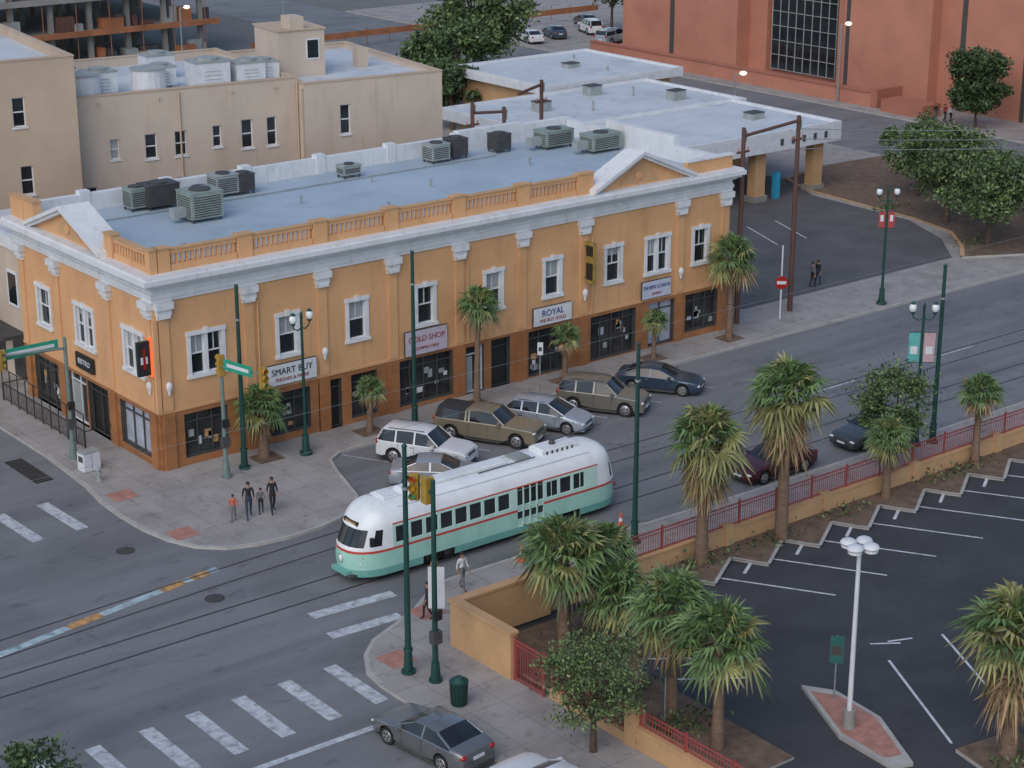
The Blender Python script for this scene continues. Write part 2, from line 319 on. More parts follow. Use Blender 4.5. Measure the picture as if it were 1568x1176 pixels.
wall(w,OF,uF,nF,LF,3.0,8.7,M_tan,[(a,b,4.65,6.65) for a,b,_ in win],.22,M_white)
lw=[(15-12.7,15-11.4,0),(15-8.3,15-6.5,1),(15-3.1,15-1.3,1)]
ls=[(1.2,4.0,.13,2.7,'s'),(5.2,7.2,.13,2.8,'w'),(7.4,9.6,.13,2.8,'d'),(10.9,13.9,.5,2.75,'p')]
wall(w,OL,uL,nL,15,.1,3.0,M_brown,[s[:4] for s in ls],.3,M_dkgrey)
wall(w,OL,uL,nL,15,3.0,8.7,M_tan,[(a,b,4.65,6.65) for a,b,_ in lw],.22,M_white)
w.box(LF-.3,LF,.3,15,.1,8.7,M_tan);w.box(0.3,LF-.3,14.7,15,.1,8.7,M_tan)
w.box(-.04,.0,-.04,15,3.0,3.14,M_tan);w.box(-.04,LF,-.05,0,3.0,3.14,M_tan)
w.obj('walls',B)
w=MB()
for a,b,d in win: upwin(w,OF,uF,nF,a,b,4.65,6.65,d)
for a,b,d in lw: upwin(w,OL,uL,nL,a,b,4.65,6.65,d)
w.obj('upper_windows',B)
w=MB()
def shopfit(O,u,n,s):
    a,b,c,d,k=s
    g={'s':M_glass2,'p':M_frost,'d':M_black,'w':M_glass2}[k]
    pane(w,O,u,n,a,b,c,d,.26 if k!='d' else .29,g)
    fr=M_white if k=='w' else M_dkgrey
    nn=max(1,round((b-a)/.95))
    for i in range(nn+1):
        x=a+(b-a)*i/nn;x=min(max(x,a+.03),b-.03);w.obox(O,u,n,x-.03,x+.03,-.25,-.18,c,d,fr)
    w.obox(O,u,n,a,b,-.249,-.17,d-.5,d-.44,fr);w.obox(O,u,n,a,b,-.248,-.16,c,c+.08,fr);w.obox(O,u,n,a,b,-.247,-.165,d-.06,d,fr)
    if k=='s':
        for i in range(int((b-a)*2.4)):
            x=U(a+.15,b-.4);z=U(c+.2,d-1.0);w.obox(O,u,n,x,x+U(.15,.4),-.256,-.2505,z,z+U(.15,.5),random.choice([M_signw,M_frost,M_paintO,M_curtain,M_curtain,M_ac]))
    if k=='w': w.obox(O,u,n,a+.15,a+(b-a)*.46,-.25,-.2,c+.1,d-.6,M_curtain)
for s in shops: shopfit(OF,uF,nF,s)
for s in ls: shopfit(OL,uL,nL,s)
w.obj('shopfronts',B)
w=MB()
pf=[.45,5.1,9.35,13.65,17.95,22.2,26.6,33.9,37.45]
for x in pf:
    w.box(x-.27,x+.27,-.10,-.0,3.14,7.75,M_tan);w.box(x-.3,x+.3,-.13,0,.1,2.98,M_brown)
    w.box(x-.33,x+.33,-.16,0,7.75,7.95,M_white);w.box(x-.38,x+.38,-.26,0,7.95,8.25,M_white);w.box(x-.46,x+.46,-.36,0,8.25,8.6,M_white);w.box(x-.3,x+.3,-.3,-.26,7.8,7.949,M_white)
for y in [.5,4.7,10.3,14.4]:
    w.box(-.10,0,y-.27,y+.27,3.14,7.75,M_tan);w.box(-.13,0,y-.3,y+.3,.1,2.98,M_brown)
    w.box(-.16,0,y-.33,y+.33,7.75,7.95,M_white);w.box(-.26,0,y-.38,y+.38,7.95,8.25,M_white);w.box(-.36,0,y-.46,y+.46,8.25,8.6,M_white)
w.box(-.12,.1,-.12,.1,3.14,7.749,M_tan)
for x in (9.35,26.6,33.9):
    w.ell((x,-.2,4.4),(.17,.14,.24),M_white,8,6);w.cyl((x,-.18,3.95),(x,-.18,4.3),.05,.13,M_white,8)
w.ell((-.2,.5,4.4),(.14,.17,.24),M_white,8,6);w.ell((.5,-.2,4.4),(.17,.14,.24),M_white,8,6)
w.cyl((.5,-.18,3.95),(.5,-.18,4.3),.05,.13,M_white,8);w.cyl((-.18,.5,3.95),(-.18,.5,4.3),.05,.13,M_white,8)
for x in (5.6,18.5,27.2): w.cyl((x,-.08,3.15),(x,-.08,8.6),.045,.045,M_tan,6)
w.obj('pilasters',B)
w=MB()
def ring(p,z0,z1,m):
    w.box(-p,LF+p*.6,-p,.25,z0,z1,m);w.box(-p,.25,.25,15+.1,z0,z1,m);w.box(LF-.25,LF+p*.6,.25,15.1,z0,z1,m)
ring(.10,8.6,8.78,M_white);ring(.16,8.78,9.0,M_white);ring(.08,9.0,9.3,M_white);ring(.3,9.3,9.45,M_white);ring(.55,9.45,9.62,M_white);ring(.78,9.62,9.86,M_white);ring(.66,9.86,9.98,M_white)
w.obj('cornice',B)
w=MB()
def balus(axis,a,b):
    def bx(p,q,d0,d1,z0,z1,m):
        if axis=='x': w.box(p,q,d0,d1,z0,z1,m)
        else: w.box(d0,d1,p,q,z0,z1,m)
    bx(a,b,-.02,.3,9.98,10.3,M_tan);bx(a,b,-.0,.28,10.82,11.0,M_tan);bx(a,b,-.05,.33,11.0,11.06,M_wall)
    n=int((b-a)/.27)
    for i in range(n):
        x=a+(b-a)*(i+.5)/n;bx(x-.07,x+.07,.07,.21,10.3,10.82,M_tan)
def ped(axis,a,b,h=11.1):
    if axis=='x': w.box(a,b,-.08,.36,9.98,h,M_tan);w.box(a-.05,b+.05,-.13,.41,h,h+.08,M_wall)
    else: w.box(-.08,.36,a,b,9.98,h,M_tan);w.box(-.13,.41,a-.05,b+.05,h,h+.08,M_wall)
for a,b in ((.36,1.0),(4.7,5.5),(9.0,9.8),(13.3,14.1),(17.6,18.4),(21.9,22.7),(26.1,27.2)): ped('x',a,b)
for a,b in ((1.05,4.65),(5.55,8.95),(9.85,13.25),(14.15,17.55),(18.45,21.85),(22.75,26.05)): balus('x',a,b)
w.box(-.08,.30,-.08,.36,9.98,11.1,M_tan);w.box(-.13,.35,-.13,.41,11.1,11.18,M_wall)
ped('y',3.7,4.5);balus('y',.47,3.65);ped('y',12.3,15.1);
w.box(34.3,LF,-.05,.3,9.98,10.7,M_tan);w.box(34.3,LF+.1,-.12,.36,10.7,10.8,M_white)
w.obj('balustrade',B)
w=MB()
def gable(axis,a,pk,b,zf,zp,dep):
    c=(a+b)/2 if pk is None else pk
    def P(x,d,z): return (x,d,z) if axis=='x' else (d,x,z)
    f0=-.12
    w.add([P(a,f0,9.98),P(b,f0,9.98),P(b,f0,zf),P(c,f0,zp),P(a,f0,zf)],[(0,1,2,3,4)],M_tan)
    w.add([P(a,f0+.5,9.98),P(b,f0+.5,9.98),P(b,f0+.5,zf),P(c,f0+.5,zp),P(a,f0+.5,zf)],[(0,1,2,3,4)],M_white)
    for p,q,zp0,zq0 in ((a-.35,c,zf-.08,zp),(c,b+.35,zp,zf-.08)):
        for (d0,d1,t0,t1) in ((-.6,dep,0.0,.2),(-.45,-.122,-.18,-.001)):
            vs=[P(p,d0,zp0+t0),P(q,d0,zq0+t0),P(q,d1,zq0+t0),P(p,d1,zp0+t0),P(p,d0,zp0+t1),P(q,d0,zq0+t1),P(q,d1,zq0+t1),P(p,d1,zp0+t1)]
            w.add(vs,[(3,2,1,0),(4,5,6,7),(0,1,5,4),(1,2,6,5),(2,3,7,6),(3,0,4,7)],M_white)
    w.add([P(c-1.5,f0-.03,zf+.05),P(c+1.5,f0-.03,zf+.05),P(c,f0-.03,zp-.35)],[(0,1,2)],M_wall)
    cc=P(c,f0-.05,zf+.45)
    e=P(c,f0-.12,zf+.45);w.cyl(cc,e,.26,.22,M_tan,16)
    w.add([P(a,f0+.0,9.981),P(b,f0+.0,9.981),P(b,f0+.499,9.981),P(a,f0+.499,9.981)],[(0,1,2,3)],M_white)
gable('x',27.25,30.5,34.2,10.1,11.75,.95)
gable('y',4.6,8.3,12.2,10.1,11.6,1.1)
w.obj('pediments',B)
w=MB()
w.box(.3,LF-.3,.3,14.7,9.4,9.62,M_roof)
w.box(.36,.6,.42,14.7,9.621,10.3,M_roofw)
w.box(.3,29,14.72,15.15,9.6,10.55,M_white);w.box(29,34,14.7,15.2,9.6,10.85,M_white);w.box(34,LF+.1,14.68,15.18,9.6,10.7,M_white)
w.box(LF-.35,LF+.12,.5,4.6,9.6,10.5,M_white);w.box(LF-.34,LF+.13,4.6,10.8,9.6,11.1,M_white);w.box(LF-.35,LF+.12,10.8,14.6,9.6,10.6,M_white)
for x in range(4,30,5): w.box(x-.3,x+.3,14.66,15.2,9.6,10.75,M_white)
w.obj('roof',B)
def acunit(x,y,z,sx,sy,sz,m,par,tall=False):
    w=MB();w.box(-sx/2,sx/2,-sy/2,sy/2,.2,.2+sz,m)
    for i in (-1,1):
        for j in (-1,1): w.box(i*sx*.42-.04,i*sx*.42+.04,j*sy*.42-.04,j*sy*.42+.04,0,.2,M_dkgrey)
    n=max(3,int(sz/.14))
    for k in range(n):
        zz=.3+(sz-.2)*k/n;w.box(-sx*.42,sx*.42,-sy/2-.012,-sy/2-.001,zz,zz+.06,M_dkgrey);w.box(-sx/2-.012,-sx/2-.001,-sy*.42,sy*.42,zz,zz+.06,M_dkgrey)
    w.box(-sx/2-.03,sx/2+.03,-sy/2-.03,sy/2+.03,.2+sz,.26+sz,m)
    w.cyl((0,0,.26+sz),(0,0,.34+sz),min(sx,sy)*.36,min(sx,sy)*.36,M_dkgrey,16)
    if tall: w.box(-sx*.9,-sx/2,-.25,.25,.3,.8,M_ac)
    w.obj('rooftop_unit',par,loc=(x,y,z))
for a in [(8.0,9.4,1.9,1.6,1.35,M_acg,1),(9.0,11.2,1.3,1.2,1.0,M_ac,0),(7.6,13.2,1.9,1.3,1.1,M_dkgrey,1),(6.3,13.4,1.0,1.0,1.0,M_acg,0),(11.7,13.4,1.4,1.1,1.0,M_ac,0),(12.9,13.3,1.0,1.0,.9,M_dkgrey,0),(19.8,13.0,1.2,.8,.5,M_ac,0),(26.2,13.2,1.3,1.1,.9,M_ac,0),(27.8,13.4,1.1,1.1,1.0,M_dkgrey,0),(31,13.2,1.1,1.0,.9,M_dkgrey,0),(34.5,12.2,2.2,1.3,.9,M_acg,1),(36.0,9.5,2.3,1.3,.9,M_acg,1)]:
    acunit(a[0],a[1],9.62,a[2],a[3],a[4],a[5],B,a[6])
w=MB()
for x,y in ((14,9),(17,5),(22,8),(26,4),(30,9),(4,4),(11,3.5),(20,11),(33,5)):
    w.cyl((x,y,9.62),(x,y,10.0),.06,.06,M_ac,8);w.cyl((x,y,10.0),(x,y,10.06),.11,.11,M_ac,8)
w.cyl((2,12,9.7),(30,12.2,9.7),.04,.04,M_ac,6);w.obj('roof_vents',B)
def wallsign(x0,x1,z0,z1,txt,m,mt,size,sub=None):
    G=group('shop_sign',((x0+x1)/2,-.16,(z0+z1)/2))
    w=MB();W=(x1-x0)/2;Hh=(z1-z0)/2;w.box(-W,W,-.06,.05,-Hh,Hh,m);w.box(-W-.03,W+.03,-.04,.052,-Hh-.03,Hh+.03,M_dkgrey);w.obj('panel',G)
    text(txt,size,(0,-.07,Hh*.28 if sub else 0),(math.pi/2,0,0),G,mt)
    if sub: text(sub,size*.55,(0,-.07,-Hh*.5),(math.pi/2,0,0),G,M_redrail)
M_navy=mat('lettering_navy',(.03,.05,.2),.5,.1,2);M_blk=M_black
wallsign(5.9,8.8,3.2,4.25,'SMART BUY',M_signw,M_blk,.46,'PHONES & MORE')
wallsign(14.3,17.0,3.1,4.4,'GOLD SHOP',mat('sign_lilac',(.5,.45,.53),.6,.1,2),M_redrail,.42,'COMPRO ORO')
wallsign(22.9,25.6,3.1,4.1,'ROYAL',M_signw,M_navy,.5,'WE BUY GOLD')
wallsign(30.9,33.1,3.2,4.2,'PAWN LOANS',mat('sign_pale',(.5,.52,.62),.6,.1,2),M_navy,.32,'JEWELRY')
G=group('blade_sign',(26.62,-.1,6.2));w=MB();w.box(-.09,.09,-.85,-.15,-1.15,1.2,mat('sign_mustard',(.30,.21,.05),.6,.25,2));w.box(-.1,.1,-.78,-.22,-.95,.0,M_black);w.box(-.105,.105,-.78,-.22,.4,1.0,M_black);w.cyl((0,0,.9),(0,-.15,.9),.04,.04,M_dkgrey,6);w.cyl((0,0,-.9),(0,-.15,-.9),.04,.04,M_dkgrey,6);w.obj('panel',G)
G=group('blade_sign',(-.12,.25,5.9));w=MB();w.box(-.75,-.1,-.1,.1,-.85,.85,M_black);w.box(-.10,.0,-.13,.13,-.95,.95,M_orange);w.box(-.62,-.26,-.12,-.101,-.25,.1,M_signw);w.box(-.5,-.36,-.125,-.101,-.5,.5,M_redl);w.cyl((.12,0,.6),(-.1,0,.6),.03,.03,M_dkgrey,6);w.cyl((.12,0,-.6),(-.1,0,-.6),.03,.03,M_dkgrey,6);w.obj('panel',G)
G=group('shop_sign',(-.12,7.5,3.75));w=MB();w.box(-.06,.05,-.95,.95,-.4,.4,M_black);w.obj('panel',G);text('BISTRO',.4,(-.065,0,0),(math.pi/2,0,-math.pi/2),G,M_signw)
g=MB()
for y in (5.0,14.6): g.cyl((-1.6,y,.13),(-1.6,y,1.15),.04,.04,M_black,6);g.cyl((-1.6,y,1.1),(-.1,y,1.1),.03,.03,M_black,6)
g.cyl((-1.6,5,1.12),(-1.6,14.6,1.12),.035,.035,M_black,6);g.cyl((-1.6,5,.3),(-1.6,14.6,.3),.025,.025,M_black,6)
for k in range(65): y=5+.15*k;g.cyl((-1.6,y,.3),(-1.6,y,1.12),.014,.014,M_black,4,False)
for k in range(11): y=5+.96*k;g.cyl((-1.6,y,.13),(-1.6,y,2.0),.03,.03,M_black,6)
g.cyl((-1.6,5,2.0),(-1.6,14.6,2.0),.03,.03,M_black,6)
g.obj('patio_railing')
# ------------------------------------------------------------------ generic building helpers
def simple_win(mb,O,u,n,a,b,c,d,fr=M_white,dep=.18,gl=None,bars=True):
    pane(mb,O,u,n,a,b,c,d,dep,gl or M_glass)
    for x in (a,b-.07): mb.obox(O,u,n,x,x+.07,-dep+.01,-dep+.06,c,d,fr)
    mb.obox(O,u,n,a+.07,b-.07,-dep+.01,-dep+.055,c,c+.07,fr);mb.obox(O,u,n,a+.07,b-.07,-dep+.01,-dep+.055,d-.07,d,fr)
    mb.obox(O,u,n,a+.07,b-.07,-dep+.01,-dep+.05,(c+d)/2-.04,(c+d)/2+.04,fr)
    mb.obox(O,u,n,a-.08,b+.08,0,.08,c-.1,c,fr)
rot=math.radians(-8)
Hh=group('beige_hotel_building',(36.7,26.8,0),rot)
w=MB()
ww=MB()
def block(x0,x1,y0,y1,h,m,ops,par=.9,side_ops=()):
    O=(x0,y0);wall(w,O,(1,0),(0,-1),x1-x0,0,h,m,[o[:4] for o in ops],.2,m)
    for o in ops: simple_win(ww,O,(1,0),(0,-1),*o[:4],gl=o[4] if len(o)>4 else None)
    wall(w,(x1,y0),(0,1),(1,0),y1-y0,0,h,m,list(side_ops),.2,m)
    for o in side_ops: simple_win(ww,(x1,y0),(0,1),(1,0),*o[:4])
    w.box(x0,x1,y1-.3,y1,0,h,m);w.box(x0,x0+.3,y0+.3,y1-.3,0,h,m)
    w.box(x0+.3,x1-.001,y0+.001,y1-.3,h-par-.2,h-par,M_roofw)
    w.box(x0,x1,y0+.001,y0+.3,h-par,h-.001,m);w.box(x1-.3,x1-.001,y0+.3,y1-.3,h-par,h-.001,m)
    w.box(x0-.04,x1+.04,y0-.05,y0+.34,h,h+.08,M_hotel2);w.box(x1-.34,x1+.05,y0+.34,y1+.05,h,h+.078,M_hotel2);w.box(x0-.05,x0+.34,y0+.34,y1+.05,h,h+.076,M_hotel2);w.box(x0+.34,x1-.34,y1-.34,y1+.05,h,h+.074,M_hotel2)
opsR=[(2.6,3.35,8.6,10.6)]+[(2.6,3.35,5.2,7.2),(6.8,7.6,5.2,7.2)]
block(-10.3,0,0,15,12.2,M_hotel,opsR,.35,[(3,4,8.6,10.4),(8,9,8.6,10.4),(3,4,5,6.8),(8,9,5,6.8)])
opsM=[(1.8,2.6,8.0,9.8,M_curtain),(4.0,4.6,8.4,9.7,M_curtain),(6.3,7.1,8.2,9.8),(8.3,9.1,8.2,9.8),(10.9,11.5,8.5,9.9),(12.9,13.7,8.2,10.1),(14.7,15.4,8.2,10.1)]+[(x,x+.8,5,6.8) for x in (2.2,6.3,8.3,12.9,14.7)]
block(-25.8,-10.3,.9,15,12.5,M_hotel,[(a-1.5+.0,b-1.5,*r) for a,b,*r in opsM if a>2],.6)
opsL=[(22.2,23.0,11.4,13.2),(22.4,23.2,7.2,9.0),(16.6,17.5,11.2,13.2),(16.6,17.5,6.9,8.9)]
block(-52,-25.8,-.8,15,15.4,M_hotel2,opsL,.5)
w.box(-10.0,-6.6,4.5,8.5,11.85,15.0,M_hotel);w.box(-10.1,-6.5,4.4,8.6,15.0,15.1,M_hotel2);w.box(-9.1,-8.1,4.5,6,15.1,15.9,M_hotel)
ww.box(-7.9,-7.1,4.45,4.499,13.1,14.3,M_glass);ww.box(-8.0,-7.0,4.46,4.495,13.0,14.4,M_white)
for x in (-24,-20,-15,-12): ww.cyl((x,.86,12.1),(x,.6,12.0),.06,.06,M_hotel2,6)
for x in (-10.3,-18.5): ww.cyl((x-.12,.8,4),(x-.12,.8,12.3),.06,.06,M_hotel2,6)
w.box(-3.4,-2.6,6,6.8,11.85,13.2,M_hotel);w.obj('walls',Hh);ww.obj('windows',Hh)
def cooler(x,y,z,s,kind):
    w=MB()
    if kind: w.box(-s,s,-s*.8,s*.8,.25,.25+s*1.3,M_signw);w.box(-s-.04,s+.04,-s*.84,s*.84,.25+s*1.3,.34+s*1.3,M_ac);w.cyl((0,0,.34+s*1.3),(0,0,.5+s*1.3),s*.6,s*.6,M_ac,16)
    else: w.cyl((0,0,.25),(0,0,.25+s*1.2),s,s*.96,M_signw,18);w.cyl((0,0,.25+s*1.2),(0,0,.3+s*1.2),s*1.04,s*1.04,M_ac,18)
    for i in (-1,1):
        for j in (-1,1): w.box(i*s*.6-.05,i*s*.6+.05,j*s*.6-.05,j*s*.6+.05,0,.25,M_dkgrey)
    if kind:
        for k in range(4): w.box(-s*.5,s*.5,-s*.8-.02,-s*.8-.001,.45+k*s*.22,.48+k*s*.22,M_ac)
    w.obj('rooftop_cooler',Hh,loc=(x,y,z))
for a in [(-24.2,3,1.2,0),(-22.6,4.5,1.0,1),(-19.6,3.5,1.15,0),(-18.3,5,.9,1),(-15.6,3.3,1.2,1),(-14.2,4.6,.9,1),(-12.9,3.2,1.0,1),(-11.6,3.6,.9,1),(-24.5,7,1.0,1),(-17,9,1.0,1)]: cooler(a[0],a[1],11.9,a[2],a[3])
Nb=group('low_neighbour_building');w=MB()
w.box(.6,36,15.4,25,.1,7.6,M_hotel);w.box(.9,35.7,15.7,24.7,7.6,7.9,M_roofw);w.box(.5,36.1,15.3,15.69,7.6,8.3,M_white);w.box(.5,.89,15.69,25.1,7.6,8.3,M_white)
O=(.6,25)
for a in (1.5,4.5,7.2):
    w.obox(O,(0,-1),(-1,0),a,a+1.3,.01,.08,4.4,6.4,M_white);w.obox(O,(0,-1),(-1,0),a+.15,a+1.15,.081,.09,4.55,6.25,M_glass)
    w.obox(O,(0,-1),(-1,0),a,a+1.6,.01,.05,.3,2.8,M_glass2)
w.obox(O,(0,-1),(-1,0),.5,9,0.0,1.4,2.9,3.1,M_dkgrey)
w.obj('walls',Nb)
C=group('canopy_building');w=MB()
def canopy(x0,x1,y0,y1,z0,z1,solid=None):
    w.box(x0,x1,y0,y1,z0,z1-.25,M_signw);
    w.box(x0,x1,y0,y0+.25,z1-.25,z1,M_white);w.box(x0,x1,y1-.25,y1,z1-.25,z1,M_white);w.box(x0,x0+.25,y0+.25,y1-.25,z1-.25,z1,M_white);w.box(x1-.25,x1,y0+.25,y1-.25,z1-.25,z1,M_white)
    w.box(x0+.25,x1-.25,y0+.25,y1-.25,z1-.249,z1-.2,M_roofw)
    if solid: a=solid;w.box(x0+a,x1-a,y0+a,y1-a,.1,z0,M_wall)
canopy(49,70.7,21,33,4.1,5.6);canopy(50.5,73,33.6,46,4.4,5.3,1.2);canopy(62,78,46.6,60,4.9,5.7,.8)
for x,y in ((62.9,22.3),(69.2,22.3),(62.9,31),(69.2,31),(52,22.5)):
    w.box(x-.55,x+.55,y-.4,y+.4,.1,4.1,M_wall);w.box(x-.7,x+.7,y-.55,y+.55,.1,.6,M_conc)
w.box(52,60,25,33,.1,4.1,M_wall);w.box(53,59,24.9,24.99,.5,3,M_glass2);w.box(64.5,65.0,21.8,22.2,.1,2.2,mat('phone_booth_blue',(.03,.3,.5),.5,.1,2))
for k in range(5): w.box(64+k*1.2,64.3+k*1.2,20.95,20.99,4.5,5.0,M_dkgrey)
for x,y in ((56,40),(64,43),(68,37),(70,53),(66,26)): w.box(x,x+1.3,y,y+1,5.1,5.9,M_ac);w.box(x-.05,x+1.35,y-.05,y+1.05,5.9,5.95,M_dkgrey)
for x,y in ((60,38),(67,41),(55,29),(72,50),(74,57)): w.cyl((x,y,5.0),(x,y,5.9),.1,.1,M_ac,8)
w.obj('canopy',C)
Rb=group('red_brick_building');w=MB()
def rb(x0,x1,y0,y1,h,m=M_redb): w.box(x0,x1,y0,y1,.1,h,m)
rb(104,130,66,84,15);rb(106.5,130,50,66,15,M_redb2);rb(102.8,130,39.2,50,15);rb(104.2,130,24,39.2,13);rb(106,130,0,24,13)
rb(105.9,106.5,52.0,53.6,15);rb(105.9,106.5,63.5,66,15)
w.obj('walls',Rb);w=MB()
w.box(106.2,106.49,54,63,.6,13,M_glass)
for k in range(9): y=54+k*1.125;w.box(106.12,106.2,y-.035,y+.035,.6,13,M_ac)
for k in range(9): w.box(106.11,106.19,54,63,.6+k*1.5-.03,.6+k*1.5+.03,M_ac)
for y0,y1,x in ((75.6,76.3,104),(49.3,49.8,102.8),(36.2,36.8,104.2),(29,29.5,104.2)): w.box(x-.02,x-.005,y0,y1,.1,15 if x<104.1 else 12.9,M_dkgrey)
w.box(105.95,106.0,5,20,2,6,M_glass);w.obj('windows',Rb)
w=MB();w.box(99.2,99.9,43,84,.1,1.5,M_redb);w.box(99.1,100.0,43,84,1.5,1.62,M_redb2);w.box(99.2,102.7,42.2,43,.1,1.9,M_redb2);w.box(98.4,101,36,41,.1,1.3,M_redb2)
w.obj('brick_wall')
Cf=group('concrete_frame_building');w=MB()
for k in range(4):
    z=3.6*k+.3;w.box(14,66,108,132,z,z+.35,M_conc)
    w.box(13.9,66.1,107.8,107.99,z-.1,z+.5,M_rust if k%2 else M_conc)
    for i in range(12):
        for j in range(4): x=16+4.4*i;y=109.2+7*j;w.box(x-.25,x+.25,y-.25,y+.25,z+.35,z+3.6,M_conc)
for i in range(110):
    x=U(15,65);k=random.choice((0,1,2));z=3.6*k+.65;w.box(x,x+U(.3,2.5),U(108.2,109),U(109.2,110),z,z+U(.4,1.8),random.choice([M_rust,M_dkgrey,M_ac,M_wood,M_wall]))
for i in range(14): x=15+i*3.8;w.box(x,x+.08,108.05,108.1,.6,11,M_rust)
w.obj('frame',Cf)
w=MB();w.box(62,70,82,88,0,2.8,M_ac);w.box(61.8,70.2,81.8,88.2,2.8,3.0,M_rust);w.box(40,58,86,94,0,3,M_signw);w.box(39.8,58.2,85.8,94.2,3,3.2,M_ac)
for k in range(6): w.box(62.5+k*1.2,63.2+k*1.2,81.95,81.99,.9,2.0,M_glass)
w.obj('site_office')
g=MB()
for i in range(16): x=68+i*3.2;g.cyl((x,104.5+i*.2,0),(x,104.5+i*.2,1.9),.05,.05,M_rust,5)
g.box(68,118,104.4,104.46,1.2,1.9,M_rust);g.obj('site_fence')
g=MB()
for k in range(8):
    x0=20+k*13;g.strip([(x0,84),(x0+5,84)],.15,.005,M_paint)
for k in range(10): g.strip([(90.3,5+k*12),(90.3,10+k*12)],.14,.005,M_paint)
g.obj('road_marking')
# ------------------------------------------------------------------ walls & railing by lot
g=MB()
g.box(-.25,.05,-27.4,-23.9,.13,2.0,M_wall);g.box(-.25,4.6,-23.9,-23.6,.13,2.0,M_wall);g.box(-.32,.12,-27.45,-23.96,2.0,2.1,M_wall);g.box(-.32,4.65,-23.96,-23.54,2.0,2.1,M_wall)
g.box(4.6,9.0,-23.5,-23.2,.0,1.0,M_wall)
g.box(9.0,46,-23.35,-23.05,.0,.85,M_wall);g.box(9,46,-23.4,-23.0,.85,.93,M_wall)
g.box(0.0,.35,-300,-34.2,.13,.9,M_wall);g.box(-.05,.4,-300,-34.2,.9,1.0,M_wall);g.box(-.05,.4,-34.2,-33.6,.13,1.7,M_wall)
g.box(0,.3,-33.6,-29.4,.13,.5,M_wall)
for k in range(7): x=9+6.2*k;g.box(x-.25,x+.25,-23.45,-22.95,.0,1.05,M_wall)
g.obj('perimeter_wall')
g=MB()
def railing(ax,a,b,c,z0,z1,sp=.16):
    n=int(abs(b-a)/sp)
    P=lambda t,z:(t,c,z) if ax=='x' else (c,t,z)
    g.cyl(P(a,z1),P(b,z1),.035,.035,M_redrail,6);g.cyl(P(a,z0+.08),P(b,z0+.08),.03,.03,M_redrail,6);g.cyl(P(a,z1-.18),P(b,z1-.18),.022,.022,M_redrail,6)
    for i in range(n+1):
        t=a+(b-a)*i/n;g.cyl(P(t,z0),P(t,z1),.018,.018,M_redrail,4,False)
    m=int(abs(b-a)/2.4)+1
    for i in range(m+1):
        t=a+(b-a)*i/m;g.cyl(P(t,z0-.02),P(t,z1+.14),.06,.06,M_redrail,6)
railing('x',9.0,46,-23.2,.93,1.9,.14);railing('y',-33.6,-29.4,.15,.5,1.6);railing('y',-60,-34.2,.17,1.0,1.6);railing('y',-29.2,-27.5,-.1,.13,1.8,.1)
g.obj('red_railing')
# ------------------------------------------------------------------ poles, lamps, signals
def tallpole(x,y,h=9.2):
    g=MB();g.cyl((0,0,0),(0,0,.12),.28,.28,M_green,12);g.cyl((0,0,.12),(0,0,.95),.18,.15,M_green,12);g.cyl((0,0,.95),(0,0,1.05),.19,.17,M_green,12)
    g.cyl((0,0,1.05),(0,0,h),.125,.085,M_green,12);g.ell((0,0,h),(.11,.11,.09),M_green,8,5);g.cyl((0,0,h-1.7),(0,0,h-1.6),.13,.13,M_galv,10)
    g.obj('catenary_pole',smooth=40,loc=(x,y,.13))
for x,y in ((3.3,-2.1),(13.4,-2.2),(-2.9,-24.5),(12.1,-20.6),(32.3,-20.5),(52,-20.5)): tallpole(x,y)
def lamp(x,y,h=7.4,ang=0,ban=None):
    G=group('street_lamp',(x,y,.13),ang);g=MB()
    g.cyl((0,0,0),(0,0,.15),.33,.33,M_green,12);g.cyl((0,0,.15),(0,0,.9),.22,.15,M_green,12);g.cyl((0,0,.9),(0,0,1.0),.19,.17,M_green,12);g.cyl((0,0,1.0),(0,0,h-.3),.09,.065,M_green,10)
    g.ell((0,0,h-.15),(.08,.08,.22),M_green,8,6)
    for s in (-1,1):
        pts=[(0,h-.75),(.25*s,h-.85),(.5*s,h-.72),(.55*s,h-.5)]
        for p,q in zip(pts,pts[1:]): g.cyl((p[0],0,p[1]),(q[0],0,q[1]),.035,.035,M_green,6)
        g.cyl((.55*s,0,h-.52),(.55*s,0,h-.42),.1,.13,M_green,10);g.cyl((.55*s,0,h-.02),(.55*s,0,h+.1),.15,.04,M_green,10)
    g.obj('post',G,smooth=40);g=MB()
    for s in (-1,1): g.ell((.55*s,0,h-.22),(.19,.19,.25),M_lens,12,8)
    g.obj('globes',G,smooth=80)
    if ban:
        g=MB();bw=ban[2] if len(ban)>2 else .55;bt=h-1.5;bb=h-(3.0 if len(ban)<3 else 2.5)
        for s in (-1,1):
            g.box(.1*s if s>0 else -.1-bw,.1+bw if s>0 else -.1,-.012,.012,bb,bt,ban[0 if s<0 else 1]);g.cyl((0,0,bt+.03),((bw+.12)*s,0,bt+.03),.02,.02,M_green,5);g.cyl((0,0,bb-.03),((bw+.12)*s,0,bb-.03),.02,.02,M_green,5)
            g.box((.2 if s>0 else -bw),(bw if s>0 else -.2),-.016,.016,bb+.4,bb+.8,M_signw)
        g.obj('banners',G)
M_bt=mat('banner_teal',(.10,.38,.37),.7,.2,2);M_br=mat('banner_red',(.38,.06,.06),.7,.15,2);M_bp=mat('banner_pink',(.45,.32,.34),.7,.2,2)
lamp(6.7,-2.3,7.3,.2);lamp(31.3,-20.2,7.4,-.7,(M_bt,M_bp));lamp(49.2,-2.3,7.4,-.6,(M_br,M_br,.4))
